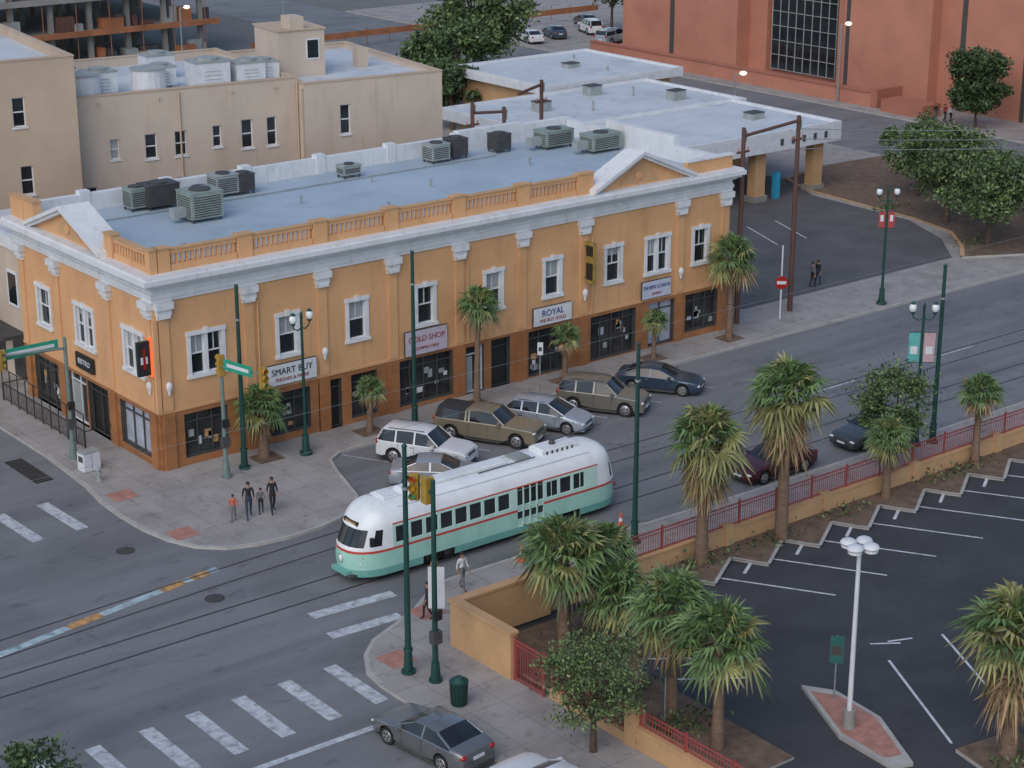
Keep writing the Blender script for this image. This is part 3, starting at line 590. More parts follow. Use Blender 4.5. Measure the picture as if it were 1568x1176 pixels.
def sighead(g,x,y,z,ang=0,n=3,m=M_yel):
    S=g.M;g.M=(S or Matrix())@Matrix.Translation((x,y,z))@Matrix.Rotation(ang,4,'Z')
    g.box(-.17,.17,-.1,.12,-.17*n-.0,.17*n,m)
    for k in range(n):
        zz=(n-1)*.17-.34*k+0;c=[(.5,.03,.02),(.5,.3,.02),(.02,.3,.15)][k%3]
        g.cyl((0,-.1,zz),(0,-.115,zz),.12,.12,mat('lens%d'%(k%3),c,.3,.1,3),12)
        g.cyl((0,-.1,zz+.02),(0,-.3,zz+.02),.14,.14,m,10,False)
    g.M=S
def signal(x,y,h,arm,al,poleM,heads,sign=None,signw=1.9):
    G=group('traffic_signal',(x,y,.13));g=MB()
    g.cyl((0,0,0),(0,0,.12),.26,.26,poleM,12);g.cyl((0,0,.12),(0,0,.8),.2,.15,poleM,12);g.cyl((0,0,.8),(0,0,h),.115,.085,poleM,12);g.ell((0,0,h),(.1,.1,.06),poleM,8,4)
    a=Vector((arm[0],arm[1],0));e=a*al+Vector((0,0,h-.25));g.cyl((0,0,h-.5),e,.07,.045,poleM,8)
    g.obj('post',G,smooth=40);g=MB()
    for t,ang in heads: p=a*t;sighead(g,p.x,p.y,h-.45+.0,ang)
    g.box(-.2,.2,-.2,.1,1.6,2.1,M_dkgrey);g.box(-.17,.17,-.25,-.12,2.6,3.0,M_black);g.obj('signal_heads',G)
    if sign:
        g=MB();t0=sign[1];ang=math.atan2(a.y,a.x);g.M=Matrix.Rotation(ang,4,'Z')
        g.box(t0,t0+signw,-.13,-.1,h-.55,h-.02,M_signg);g.box(t0+.2,t0+signw-.2,-.134,-.131,h-.37,h-.2,M_signw);g.box(t0+.2,t0+signw-.2,-.099,-.096,h-.37,h-.2,M_signw);g.obj('street_name_sign',G)
signal(-2.6,4.3,6.2,(-1,0),3.9,M_galvg,[(3.4,math.radians(90)),],(1,.3),2.9)
signal(2.0,-2.6,6.1,(.2,-.98),3.0,M_galvg,[(.0,math.radians(180)),(2.9,0)],(1,.35),1.9)
signal(-2.5,-25.7,8.1,(-.2,1),.9,M_green,[(.35,math.radians(90)),(.9,math.radians(-60))])
def plate(name,x,y,h,pw,ph,m,ang,pz=None,pole=M_galv,extra=None):
    G=group(name,(x,y,.13),ang);g=MB();g.cyl((0,0,0),(0,0,h),.035,.03,pole,8);g.obj('post',G);g=MB()
    z=pz or h-ph/2;g.box(-pw/2,pw/2,-.06,-.036,z-ph/2,z+ph/2,m);g.box(-pw/2+.06,pw/2-.06,-.064,-.061,z-ph/5,z+ph/8,extra or M_dkgrey);g.obj('panel',G)
plate('traffic_sign',-1.9,-25.0,4.3,.62,1.7,M_signw,-.7,extra=M_signw)
plate('traffic_sign',8.2,-36.0,2.6,.5,1.1,mat('sign_teal_dark',(.03,.13,.12),.5,.1,3),-.8)
plate('traffic_sign',2.0,-33.5,2.2,.35,.3,M_dkgrey,-.6)
plate('bus_stop_sign',21.4,-2.6,3.0,.3,.7,M_signw,-.6)
G=group('stop_sign',(41.9,-.6,.13),math.radians(-40));g=MB();g.cyl((0,0,0),(0,0,4.6),.06,.05,M_signw,8);g.obj('post',G);g=MB()
g.cyl((0,-.07,2.3),(0,-.10,2.3),.42,.42,M_redl,8);g.box(-.28,.28,-.106,-.102,2.2,2.4,M_signw);g.obj('panel',G)
def upole(x,y,h=12.2,r=.17):
    g=MB();g.cyl((0,0,0),(0,0,h),r,r*.75,M_wood,10)
    g.cyl((.2,0,h-.8),(.2,0,h-.2),.06,.06,M_galv,6);g.box(-.5,.5,-.05,.05,h-1.5,h-1.38,M_wood)
    for s in (-.4,.4): g.cyl((s,0,h-1.38),(s,0,h-1.2),.04,.05,M_redb,6)
    g.obj('utility_pole',smooth=50,loc=(x,y,.1))
for x,y,h in ((43.6,.2,12.2),(39.1,.3,12),(39.4,19.4,12.2),(31,15.9,12.2),(33.5,15.9,11.6)): upole(x,y,h)
g=MB()
for a,b in (((43.6,.2,12.0),(39.1,.3,11.6)),((39.4,19.4,12.0),(36.3,18.0,11.9)),((31,15.9,11.6),(33.5,15.9,11.4))): g.cyl(a,b,.10,.10,M_wood,6)
g.obj('pole_crossarm')
g=MB()
def wire(a,b,sag,r=.014,n=10):
    pr=None
    for i in range(n+1):
        t=i/n;p=Vector(a).lerp(Vector(b),t);p.z-=sag*4*t*(1-t)
        if pr is not None: g.cyl(pr,p,r,r,M_galv,4,False)
        pr=p
for dz in (0,.6,1.2):
    wire((43.6,.2,11.5-dz),(110,-12,9.5-dz),1.5,.022)
wire((-60,TY,6.2),(120,TY,6.2),.02,.007,4);wire((-60,-11.7,6.2),(120,-11.7,6.2),.02,.007,4)
g.obj('overhead_wires')
G=group('parking_lot_light',(7.0,-37.8,.15));g=MB()
g.cyl((0,0,0),(0,0,.7),.24,.22,M_conc,12);g.cyl((0,0,.7),(0,0,7.1),.10,.075,M_signw,10)
g.obj('post',G,smooth=40);g=MB()
for a in (0,90,180,270):
    r=math.radians(a+20);c=Vector((math.cos(r),math.sin(r),0));g.cyl((0,0,6.95),tuple(c*.35+Vector((0,0,7.05))),.04,.04,M_signw,6)
    g.ell((c.x*.42,c.y*.42,7.12),(.3,.3,.16),M_signw,14,6);g.cyl((c.x*.42,c.y*.42,6.96),(c.x*.42,c.y*.42,7.06),.25,.27,M_lens,14)
g.obj('lamp_heads',G,smooth=50)
def farlamp(x,y,h=8,lit=True):
    G=group('street_lamp',(x,y,.0));g=MB();g.cyl((0,0,0),(0,0,h),.1,.07,M_galv,8);g.cyl((0,0,h),(.5,-.3,h+.1),.05,.04,M_galv,6);g.obj('post',G);g=MB()
    g.ell((.6,-.35,h+.1),(.34,.34,.2),mat('lit_lamp',(1,.85,.65),.4,.02,2,emit=1.3) if lit else M_lens,10,6);g.obj('lamp_head',G,smooth=60)
farlamp(57,100,7);farlamp(98,112,8);farlamp(99,47,7.5);farlamp(80,42,5.4);farlamp(67,96,9,False)
# ------------------------------------------------------------------ street furniture
def bin_(x,y):
    G=group('trash_can',(x,y,.13));g=MB();g.cyl((0,0,0),(0,0,.9),.28,.33,M_green,14);g.cyl((0,0,.9),(0,0,.97),.36,.36,M_green,14);g.cyl((0,0,.97),(0,0,1.12),.32,.14,M_green,14)
    for k in range(14): a=k*math.pi/7;g.cyl((math.cos(a)*.3,math.sin(a)*.3,.05),(math.cos(a)*.345,math.sin(a)*.345,.9),.015,.015,M_black,4)
    g.obj('body',G,smooth=40)
bin_(-2.9,-27.7)
def hydrant(x,y,m=M_redb):
    g=MB();g.cyl((0,0,0),(0,0,.06),.17,.17,m,12);g.cyl((0,0,.06),(0,0,.55),.11,.1,m,12);g.cyl((0,0,.55),(0,0,.6),.14,.14,m,12);g.ell((0,0,.6),(.12,.12,.13),m,12,6);g.cyl((-.2,0,.42),(.2,0,.42),.055,.055,m,8);g.cyl((0,-.19,.4),(0,0,.4),.07,.07,m,8);g.cyl((0,0,.7),(0,0,.77),.03,.03,m,6);g.obj('fire_hydrant',smooth=40,loc=(x,y,.13))
hydrant(-3.0,.8,M_ac)
g=MB();g.box(-.45,.45,-.3,.3,.05,.95,M_signw);g.box(-.5,.5,-.35,.35,0,.05,M_conc);g.box(-.47,.47,-.32,.32,.95,1.0,M_ac);g.box(-.02,.0,-.305,-.301,.1,.9,M_dkgrey);g.box(-.455,-.451,-.2,.2,.5,.8,M_dkgrey);g.obj('utility_cabinet',loc=(-2.7,2.4,.13),rot=.1)
def cone(x,y):
    g=MB();m=mat('cone_orange',(.65,.12,.05),.5,.1,3);g.box(-.2,.2,-.2,.2,0,.04,m);g.cyl((0,0,.04),(0,0,.3),.15,.1,m,12);g.cyl((0,0,.3),(0,0,.45),.1,.07,M_signw,12);g.cyl((0,0,.45),(0,0,.72),.07,.025,m,12);g.obj('traffic_cone',smooth=40,loc=(x,y,.13))
cone(12.8,-18.9);cone(7.0,-19.0)
# ------------------------------------------------------------------ trees
def palm(x,y,zc,rad,seed,trunk=.2,skirt=.5,z0=.13,small=False,yellow=.25):
    random.seed(seed);G=group('fan_palm_tree',(x,y,z0),R()*6);g=MB()
    h=zc-z0-.25*rad;lean=(U(-.12,.12),U(-.12,.12));n=12
    for i in range(n):
        t0=i/n;t1=(i+1)/n
        r=lambda t:trunk*(1.35-.55*t if t<.25 else 1.2-.35*t)
        a=(lean[0]*t0*t0,lean[1]*t0*t0,h*t0);b=(lean[0]*t1*t1,lean[1]*t1*t1,h*t1)
        g.cyl(a,b,r(t0)*1.04,r(t1)*.97,M_trunk,9,False)
    for k in range(26):
        an=R()*6.28;t=U(.62,1.0);rr=trunk*.9;p=Vector((lean[0]*t*t+math.cos(an)*rr,lean[1]*t*t+math.sin(an)*rr,h*t));g.cyl(p,p+Vector((math.cos(an)*.14,math.sin(an)*.14,.16)),.045,.02,M_dead,4)
    g.obj('trunk',G,smooth=50)
    g=MB();top=Vector((lean[0],lean[1],h))
    nl=int(40+12*R()) if not small else 26
    def leaf(d,plen,L,droop,m,nb=15,org=None):
        o=org or top
        d=d.normalized();side=d.cross(Vector((0,0,1)))
        if side.length<.1: side=Vector((1,0,0))
        side.normalize();up=side.cross(d).normalized()
        c=o+d*plen*.95+Vector((0,0,-droop*plen*.2))
        g.add([o-side*.018,o+side*.018,c+side*.012,c-side*.012],[(0,1,2,3)],m)
        g.add([o-up*.018,o+up*.018,c+up*.012,c-up*.012],[(0,1,2,3)],m)
        tilt=U(-.6,.6);side=(side*math.cos(tilt)+up*math.sin(tilt));up=side.cross(d).normalized()
        for k in range(nb):
            a=math.radians(-112+224*k/(nb-1))+U(-.05,.05)
            bd=(d*math.cos(a)+side*math.sin(a));ll=L*(.62+.38*math.cos(a/1.7))*U(.8,1.12)
            wv=side*math.cos(a)-d*math.sin(a);w_=.055*L+.01
            mid=c+bd*ll*.5+up*(.04)-Vector((0,0,droop*ll*.12));tip=c+bd*ll-Vector((0,0,ll*(.15+.55*droop)*U(.6,1.4)))
            g.add([c,mid-wv*w_-up*.02,tip,mid+wv*w_-up*.02,mid+up*.02],[(0,1,4),(0,4,3),(1,2,4),(4,2,3)],m)
    for i in range(nl):
        el=math.radians(-38+122*((i+.5)/nl)**.85);az=i*2.39996+U(-.3,.3)
        d=Vector((math.cos(az)*math.cos(el),math.sin(az)*math.cos(el),math.sin(el)))
        low=el<math.radians(-5)
        m=M_palmy if (low and R()<.65) or R()<yellow*.5 else M_palm
        if el<math.radians(-22) and R()<.5: m=M_dead
        sc_=U(.8,1.2);leaf(d,rad*.5*sc_,rad*.58*U(.85,1.1),.75 if low else .3+.35*R(),m)
    ns=int(34*skirt)
    for i in range(ns):
        el=math.radians(U(-82,-42));az=R()*6.28;leaf(Vector((math.cos(az)*math.cos(el),math.sin(az)*math.cos(el),math.sin(el))),rad*.3,rad*.52*U(.7,1.2),.9,M_dead if R()<.75 else M_palmy,9,top-Vector((0,0,R()*.5*skirt*rad*.7)))
    g.obj('fronds',G)
palm(4.9,-1.3,3.1,1.5,1,.22,.5);palm(17.9,-1.6,6.0,1.35,2,.15,.2);palm(23.9,-1.7,3.0,1.0,3,.14,.2,small=True);palm(11.0,-1.6,2.7,.95,4,.14,.2,small=True);palm(30.6,-1.6,2.6,.9,5,.12,.1,small=True);palm(36.7,-1.5,5.6,1.75,6,.17,.4)
palm(12.9,-24.0,6.4,2.0,7,.23,1.9,yellow=.8);palm(17.5,-24.3,7.5,2.15,8,.23,1.9,yellow=.8);palm(24.9,-23.9,3.4,1.3,9,.17,.3);palm(31.5,-23.8,4.2,1.3,10,.17,.4)
palm(3.2,-26.4,4.6,2.2,11,.2,.2);palm(4.6,-27.9,3.1,1.8,12,.2,.2);palm(2.6,-33.2,4.9,2.0,13,.19,.2);palm(2.3,-35.9,4.8,2.0,14,.19,.2)
palm(9.9,-42.6,5.4,2.2,15,.25,1.8,yellow=.8);palm(43,-23.9,4.3,1.3,16,.17,.3);palm(5.6,-26.0,3.8,1.5,17,.17,.2)
def tree(name,x,y,h,cr,ch,seed,leafm=M_leaf,ls=.12,n=4200,ncl=22,z0=.13,box=False,tr=.14,cs=1.0):
    random.seed(seed);G=group(name,(x,y,z0));g=MB();base=h-ch
    cl=[]
    for i in range(ncl):
        while True:
            p=Vector((U(-1,1),U(-1,1),U(-1,1)))
            if box or (p.length<1 and p.length>.25): break
        if not box: p.x*=1-.25*max(0,p.z);p.y*=1-.25*max(0,p.z)
        p=Vector((p.x*cr*.8,p.y*cr*.8,base+ch/2+p.z*ch*.42));cl.append((p,U(.16,.38)*cr*cs if not box else .3*cr))
    fork=Vector((U(-.1,.1),U(-.1,.1),base*.85+.2))
    g.cyl((0,0,0),fork,tr,tr*.75,M_bark,8)
    for p,r in cl[:16]:
        mid=fork.lerp(p,.5)+Vector((U(-.15,.15),U(-.15,.15),.15*cr));g.cyl(fork,mid,tr*.45,tr*.28,M_bark,6,False);g.cyl(mid,p,tr*.28,tr*.08,M_bark,5,False)
    g.obj('trunk',G,smooth=50);g=MB()
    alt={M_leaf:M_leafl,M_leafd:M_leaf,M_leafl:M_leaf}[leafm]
    for i in range(n):
        p,r=random.choice(cl);dd=Vector((random.gauss(0,1),random.gauss(0,1),random.gauss(0,1))).normalized()*r*(R()**.45)
        if R()<.22: dd*=U(1.2,1.7)
        c=p+Vector((dd.x,dd.y,dd.z*.75))
        a=Vector((random.gauss(0,1),random.gauss(0,1),random.gauss(0,1)));a.normalize();b=a.orthogonal().normalized();b=(b*math.cos(R()*3)+a.cross(b)*math.sin(R()*3)).normalized()
        s=ls*U(.6,1.3);t=a.cross(b)
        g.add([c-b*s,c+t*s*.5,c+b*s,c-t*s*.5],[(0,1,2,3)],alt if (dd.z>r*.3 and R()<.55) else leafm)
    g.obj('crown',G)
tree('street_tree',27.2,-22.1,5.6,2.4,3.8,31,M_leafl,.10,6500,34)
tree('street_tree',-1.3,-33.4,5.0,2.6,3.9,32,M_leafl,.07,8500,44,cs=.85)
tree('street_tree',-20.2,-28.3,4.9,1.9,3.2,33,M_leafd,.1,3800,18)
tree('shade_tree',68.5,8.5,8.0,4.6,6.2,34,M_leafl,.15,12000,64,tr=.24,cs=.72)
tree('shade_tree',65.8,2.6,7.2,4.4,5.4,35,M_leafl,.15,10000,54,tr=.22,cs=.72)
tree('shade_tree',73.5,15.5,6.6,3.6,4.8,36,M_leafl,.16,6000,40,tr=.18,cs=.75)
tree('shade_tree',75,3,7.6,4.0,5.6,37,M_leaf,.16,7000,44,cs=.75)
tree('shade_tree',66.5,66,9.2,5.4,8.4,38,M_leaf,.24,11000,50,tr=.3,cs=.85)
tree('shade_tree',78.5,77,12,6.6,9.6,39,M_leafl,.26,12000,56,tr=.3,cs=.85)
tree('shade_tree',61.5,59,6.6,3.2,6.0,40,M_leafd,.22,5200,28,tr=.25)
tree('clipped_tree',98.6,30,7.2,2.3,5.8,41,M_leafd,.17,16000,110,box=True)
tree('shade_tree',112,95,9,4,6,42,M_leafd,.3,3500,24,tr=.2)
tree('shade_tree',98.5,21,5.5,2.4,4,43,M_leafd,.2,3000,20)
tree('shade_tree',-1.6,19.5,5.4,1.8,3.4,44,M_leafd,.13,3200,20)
random.seed(5)
g=MB()
for cx,cy,n in ((6,-26,260),(13,-24,160),(17,-24.4,120),(22,-24,120),(29,-23.9,120),(2.5,-31,260),(2.5,-34,220),(65.5,3.5,200),(69,14,300),(10,-43,200),(31,-23.9,100),(2,-29,200)):
    for k in range(n):
        p=Vector((cx+random.gauss(0,.9),cy+random.gauss(0,.35),.12+abs(random.gauss(0,.22))));a=Vector((R()-.5,R()-.5,R()-.5)).normalized();b=a.orthogonal().normalized();s=U(.06,.13);t=a.cross(b)
        g.add([p-b*s,p+t*s*.5,p+b*s,p-t*s*.5],[(0,1,2,3)],random.choice([M_leaf,M_leafd,M_leafl]))
g.obj('low_shrubs')
# ------------------------------------------------------------------ vehicles
def interp(tab,x,k):
    if x>=tab[0][0]: return tab[0][k]
    for a,b in zip(tab,tab[1:]):
        if b[0]<=x<=a[0]:
            t=(a[0]-x)/(a[0]-b[0]);return a[k]+(b[k]-a[k])*t
    return tab[-1][k]
def car(name,x,y,ang,kind,paint,roofm=None,z=0.0):
    P={
    'sedan':dict(L=4.7,W=1.82,wf=1.42,wr=-1.36,r=.33,cab=(.95,.12,-1.05,-1.75),bp=(-.38,),
      tab=[(2.35,.50,.56),(2.28,.66,.70),(2.0,.76,.80),(1.4,.84,.90),(.95,.90,.97),(.12,.94,1.38),(-.45,.95,1.43),(-1.05,.96,1.38),(-1.75,.95,1.05),(-2.15,.94,1.02),(-2.3,.88,.93),(-2.35,.6,.66)]),
    'wagon':dict(L=4.5,W=1.78,wf=1.35,wr=-1.3,r=.33,cab=(1.15,.25,-1.75,-2.15),bp=(-.3,-1.2),
      tab=[(2.25,.5,.58),(2.18,.70,.75),(1.8,.82,.88),(1.15,.92,1.02),(.25,.95,1.50),(-.4,.96,1.56),(-1.75,.98,1.47),(-2.15,.98,1.05),(-2.25,.8,.85)]),
    'suv':dict(L=4.8,W=1.9,wf=1.45,wr=-1.4,r=.38,cab=(.98,.35,-2.05,-2.33),bp=(-.3,-1.3),
      tab=[(2.4,.62,.72),(2.33,.86,.92),(2.0,.98,1.05),(.98,1.06,1.13),(.35,1.08,1.70),(-.4,1.09,1.76),(-2.05,1.09,1.70),(-2.33,1.08,1.14),(-2.4,.8,.86)]),
    'pickup':dict(L=5.6,W=1.92,wf=1.85,wr=-1.75,r=.39,cab=(1.15,.5,-2.55,-2.68),bp=(-.75,-.95),
      tab=[(2.8,.62,.72),(2.74,.92,.98),(2.4,1.02,1.08),(1.15,1.08,1.15),(.5,1.1,1.70),(-.2,1.1,1.75),(-.8,1.1,1.68),(-.98,1.1,1.68),(-1.0,1.1,1.62),(-2.55,1.1,1.66),(-2.68,1.1,1.2),(-2.8,1.0,1.08)]),
    }[kind]
    tab=P['tab'];L=P['L'];hwm=P['W']/2;r=P['r'];Ra=r+.06;zc=r
    xs={t[0] for t in tab}|{L/2-.02,-L/2+.02}
    for wx in (P['wf'],P['wr']):
        for o in (-1,-.92,-.7,-.38,0,.38,.7,.92,1): xs.add(wx+o*Ra)
    for b in P['bp']: xs|={b-.04,b+.04}
    xs=sorted(xs,reverse=True);xs=[v for i,v in enumerate(xs) if i==0 or xs[i-1]-v>.012]
    G=group(name,(x,y,z),ang);g=MB();rings=[]
    c0,c1,c2,c3=P['cab']
    for xx in xs:
        belt=interp(tab,xx,1);top=interp(tab,xx,2)
        e=max(0,(abs(xx)-(L/2-.75))/.75);hw=hwm*(1-.16*e**2.2)
        zl=.21+.05*e
        for wx in (P['wf'],P['wr']):
            dx=abs(xx-wx)
            if dx<=Ra+.001: zl=max(zl,zc+math.sqrt(max(0,Ra*Ra-dx*dx)));
        cabf=0
        if c3<=xx<=c0: cabf=1 if c2<=xx<=c1 else ((c0-xx)/(c0-c1) if xx>c1 else (xx-c3)/(c2-c3))
        wt=hw*(.88-(.12*cabf if kind!='pickup' else .08*cabf))
        p1=max(.33,zl+.02);p2=max(.56,zl+.05);p2=min(p2,belt-.03)
        tz=top-(.02+.05*cabf)
        rings.append([(hw*.93,zl),(hw*.99,p1),(hw,p2),(hw*.985,belt-.02),(hw*.955,belt+.015 if belt+.015<tz else tz-.005),(wt,tz),(wt*.82,top-.008),(0,top)])
    n=8
    for i in range(len(xs)-1):
        a,b=rings[i],rings[i+1];xm=(xs[i]+xs[i+1])/2
        for s in (1,-1):
            for k in range(n-1):
                m=paint
                if c3<xm<c0:
                    if k==4 and not any(abs(xm-q)<.045 for q in P['bp']): m=M_glass
                    if k in (5,6) and (xm>c1 or xm<c2): m=M_glass
                    if k in (5,6) and c2<=xm<=c1 and roofm and not (kind=='pickup' and xm>-1): m=roofm
                    if kind=='pickup' and xm<-1 and k==4 : m=roofm or M_glass
                    if kind=='pickup' and -2.35<xm<-1.15 and k==4: m=M_glass
                if k==0: m=M_dkgrey if kind in('suv','pickup') else paint
                g.add([(xs[i],s*a[k][0],a[k][1]),(xs[i+1],s*b[k][0],b[k][1]),(xs[i+1],s*b[k+1][0],b[k+1][1]),(xs[i],s*a[k+1][0],a[k+1][1])],[(0,1,2,3)],m)
    for idx in (0,-1):
        a=rings[idx];vs=[(xs[idx],q[0],q[1]) for q in a]+[(xs[idx],-q[0],q[1]) for q in a[-2::-1]];g.add(vs,[tuple(range(len(vs)))],paint)
    g.obj('body',G,smooth=32)
    g=MB();f=L/2;bt=interp(tab,c0,1)
    def ringat(xx):
        j=min(range(len(xs)),key=lambda q:abs(xs[q]-xx));return rings[j]
    for s in (1,-1):
        a=ringat(c0);b=ringat(c1);g.cyl((c0,s*a[5][0],a[5][1]),(c1,s*b[5][0],b[5][1]),.03,.03,paint,6)
        a=ringat(c3);b=ringat(c2);g.cyl((c3,s*a[5][0],a[5][1]),(c2,s*b[5][0],b[5][1]),.045,.045,paint,6)
        if kind in('suv','wagon'): g.cyl((c1-.2,s*(b[5][0]-.06),ringat(0)[7][1]-.0),(c2+.3,s*(b[5][0]-.06),ringat(c2)[7][1]+.02),.02,.02,M_dkgrey,5)
        mx=c0-.25;g.box(mx-.08,mx+.08,s*hwm*.93 if s>0 else -hwm-.16,hwm+.16 if s>0 else -hwm*.93,bt+.02,bt+.15,paint)
        g.M=Matrix.Translation((f-.13,s*hwm*.66,interp(tab,f-.1,1)-.07))@Matrix.Rotation(-s*.35,4,'Z');g.ell((0,0,0),(.12,.24,.085),M_headl,10,6);g.M=None
        g.M=Matrix.Translation((-f+.1,s*hwm*.72,interp(tab,-f+.12,1)-.09))@Matrix.Rotation(s*.3,4,'Z');g.ell((0,0,0),(.12,.17,.11 if kind in('sedan','wagon') else .2),M_redl,10,6);g.M=None
        for hx in ((P['bp'][0]-.12),(P['bp'][0]+.95)):
            g.box(hx-.09,hx+.09,s*(hwm*.985) if s>0 else -hwm*.985-.035,hwm*.985+.035 if s>0 else -(hwm*.985),bt-.12,bt-.09,M_chrome)
        for dx in (P['bp'][0],P['bp'][0]+1.0,P['bp'][0]-.85):
            g.box(dx-.006,dx+.006,s*(hwm*.975) if s>0 else -hwm*1.003,hwm*1.003 if s>0 else -(hwm*.975),.36,bt-.03,M_black)
        g.box(-1.0,1.0,s*hwm*.95 if s>0 else -hwm*.99,hwm*.99 if s>0 else -hwm*.95,.18,.28,M_dkgrey)
    ft=interp(tab,f-.08,1)
    g.box(f-.08,f+.012,-hwm*.42,hwm*.42,ft-.16,ft-.04,M_black);g.box(f-.06,f+.02,-hwm*.55,hwm*.55,.26,.38,M_black)
    for k in range(3): g.box(f-.02,f+.02,-hwm*.41,hwm*.41,ft-.14+k*.04,ft-.13+k*.04,M_chrome)
    g.box(-f-.014,-f+.05,-.26,.26,.62,.74,M_signw);g.box(f,f+.026,-.24,.24,.42,.52,M_signw)
    g.box(-f-.02,-f+.2,-hwm*.8,hwm*.8,.24,.36,M_dkgrey)
    g.box(-f+.25,f-.25,-hwm*.86,hwm*.86,.16,.42,M_black)
    for wx in (P['wf'],P['wr']): g.box(wx-Ra,wx+Ra,-hwm*.62,hwm*.62,.3,.82,M_black)
    g.obj('trim',G,smooth=40)
    g=MB()
    for wx in (P['wf'],P['wr']):
        for s in (1,-1):
            y0=s*(hwm-.25);y1=s*(hwm-.015);g.cyl((wx,y0,r),(wx,y1,r),r,r,M_tyre,20);g.cyl((wx,y1,r),(wx,y1+s*.012,r),r*.68,r*.64,M_rim,16)
            for k in range(5):
                a=k*2*math.pi/5;cx=wx+math.cos(a+.6)*r*.4;cz=r+math.sin(a+.6)*r*.4;g.cyl((cx,y1+s*.012,cz),(cx,y1+s*.0145,cz),r*.13,r*.13,M_black,7)
            g.cyl((wx,y1+s*.012,r),(wx,y1+s*.03,r),r*.14,r*.12,M_rim,8)
    g.obj('wheels',G,smooth=40);return G
def paint(n,c,metal=.35,r=.3): return mat('paint_'+n,c,r,.05,1.2,metal=metal,coat=.5,fine=3)
ha=math.radians(-60)
Pw=paint('white',(.64,.66,.68),0);Ps=paint('silver',(.38,.43,.49));Pb=paint('beige',(.27,.235,.17));Pg=paint('gold_grey',(.21,.20,.17));Pn=paint('slate_blue',(.045,.07,.105));Pm=paint('maroon',(.075,.010,.018));Pd=paint('grey',(.07,.075,.08))
car('parked_suv',11.05,-6.5,ha,'suv',Pw)
car('parked_pickup_truck',15.4,-5.9,math.radians(-61),'pickup',Pb,mat('camper_shell_dark',(.03,.03,.032),.75,.1,1))
car('parked_car',18.9,-6.4,math.radians(-63),'wagon',Ps)
car('parked_suv',22.9,-6.1,math.radians(-58),'suv',Pg)
car('parked_car',27.4,-5.6,math.radians(-55),'sedan',Pn)
car('parked_car',9.7,-9.4,math.radians(-42),'sedan',paint('pearl',(.34,.38,.42)))
car('parked_car',23.2,-18.2,math.pi,'sedan',Pm)
car('parked_car',30.4,-18.2,math.pi,'sedan',Pd)
car('silver_sedan',-5.5,-29.6,math.radians(97),'sedan',paint('gunmetal',(.22,.225,.23),.6))
car('white_car',-4.5,-35.0,math.radians(92),'sedan',Pw)
for i,(x,y,a,k,p) in enumerate([(104,96,1.2,'sedan',Pn),(109.5,96,1.2,'suv',Pw),(110,88,0.3,'suv',Pw),(106.5,88.5,.3,'pickup',Ps),(113,101,1.2,'sedan',Pd),(99.5,95,1.3,'sedan',Pw)]): car('parked_car',x,y,a,k,p,z=.13)
# ------------------------------------------------------------------ streetcar
M_mint=mat('tram_mint',(.35,.63,.54),.35,.05,1,coat=.4,fine=4);multiply_in(M_mint,blotch(1.2,.5,.7,(1,1,.4)),(.9,.9,.88))
M_mintp=mat('tram_pale_mint',(.47,.68,.62),.35,.05,1,coat=.4,fine=4);M_mintd=mat('tram_sea_green',(.16,.40,.35),.4,.08,1,fine=4)
M_tw=mat('tram_white',(.74,.77,.79),.4,.06,.8,fine=4);multiply_in(M_tw,blotch(1.1,.52,.7),(.90,.90,.89));M_tr=mat('tram_red',(.50,.06,.045),.4,.05,2)
T=group('streetcar',(7.25,TY,0.0),math.radians(-.4));T.scale=(1.035,1.0,1.11)
LV=[(.32,1.26,0),(.62,1.29,0),(.95,1.30,0),(1.28,1.30,0),(1.38,1.30,0),(1.46,1.30,0),(1.52,1.298,.03),(2.18,1.27,.33),(2.28,1.26,.38),(2.34,1.25,.42),(2.52,1.20,.52),(2.72,1.08,.70),(2.88,.88,.95),(2.99,.62,1.3),(3.05,.30,1.9)]
xa,xb=-5.4,5.5;Af=1.65;Ab=1.5
sx=[xa]
cells=[]
door=(1.0,2.5)
x=xa+.15
while x<xb-.55:
    if x<door[0]<x+.62 or (door[0]<=x<door[1]): x=door[1]+.12 if x<door[1] else x
    if x+.62>xb-.05: break
    cells.append((x,x+.62));x+=.75
dcells=[(door[0]+.02+i*.37,door[0]+.02+i*.37+.32) for i in range(4)]
trk=[(-3.9,-2.3),(2.9,4.5)]
for a,b in cells+dcells+trk: sx+=[a,b]
sx+=[xb];sx=sorted(set(round(v,3) for v in sx));sx=[v for i,v in enumerate(sx) if i==0 or v-sx[i-1]>.004]
NA=12
def ringpts(z,w,back):
    pts=[]
    for v in sx: pts.append((v,-w))
    nose=.12*math.exp(-((z-.95)/.5)**2)
    for i in range(1,NA):
        t=-math.pi/2+math.pi*i/NA;c=abs(math.cos(t))**(2/2.5);s=math.copysign(abs(math.sin(t))**(2/2.5),math.sin(t));pts.append((xb+(Ab-back*.75)*c,w*s))
    for v in reversed(sx): pts.append((v,w))
    for i in range(1,NA):
        t=math.pi/2-math.pi*i/NA;c=abs(math.cos(t))**(2/2.3);s=math.copysign(abs(math.sin(t))**(2/2.3),math.sin(t));pts.append((xa-(Af+nose-back*1.0)*c,w*s))
    return pts
RG=[[(p[0],p[1],z) for p in ringpts(z,w_,b)] for z,w_,b in LV]
NP=len(RG[0]);ns=len(sx);g=MB();gl=MB()
def segtype(i):
    if i<ns-1: return ('s',(sx[i]+sx[i+1])/2,-1)
    if i<ns-1+NA: return ('b',i-(ns-1),0)
    if i<ns-1+NA+ns-1:
        j=i-(ns-1+NA);return ('s',(sx[ns-1-j]+sx[ns-2-j])/2,1)
    return ('f',i-(2*(ns-1)+NA),0)
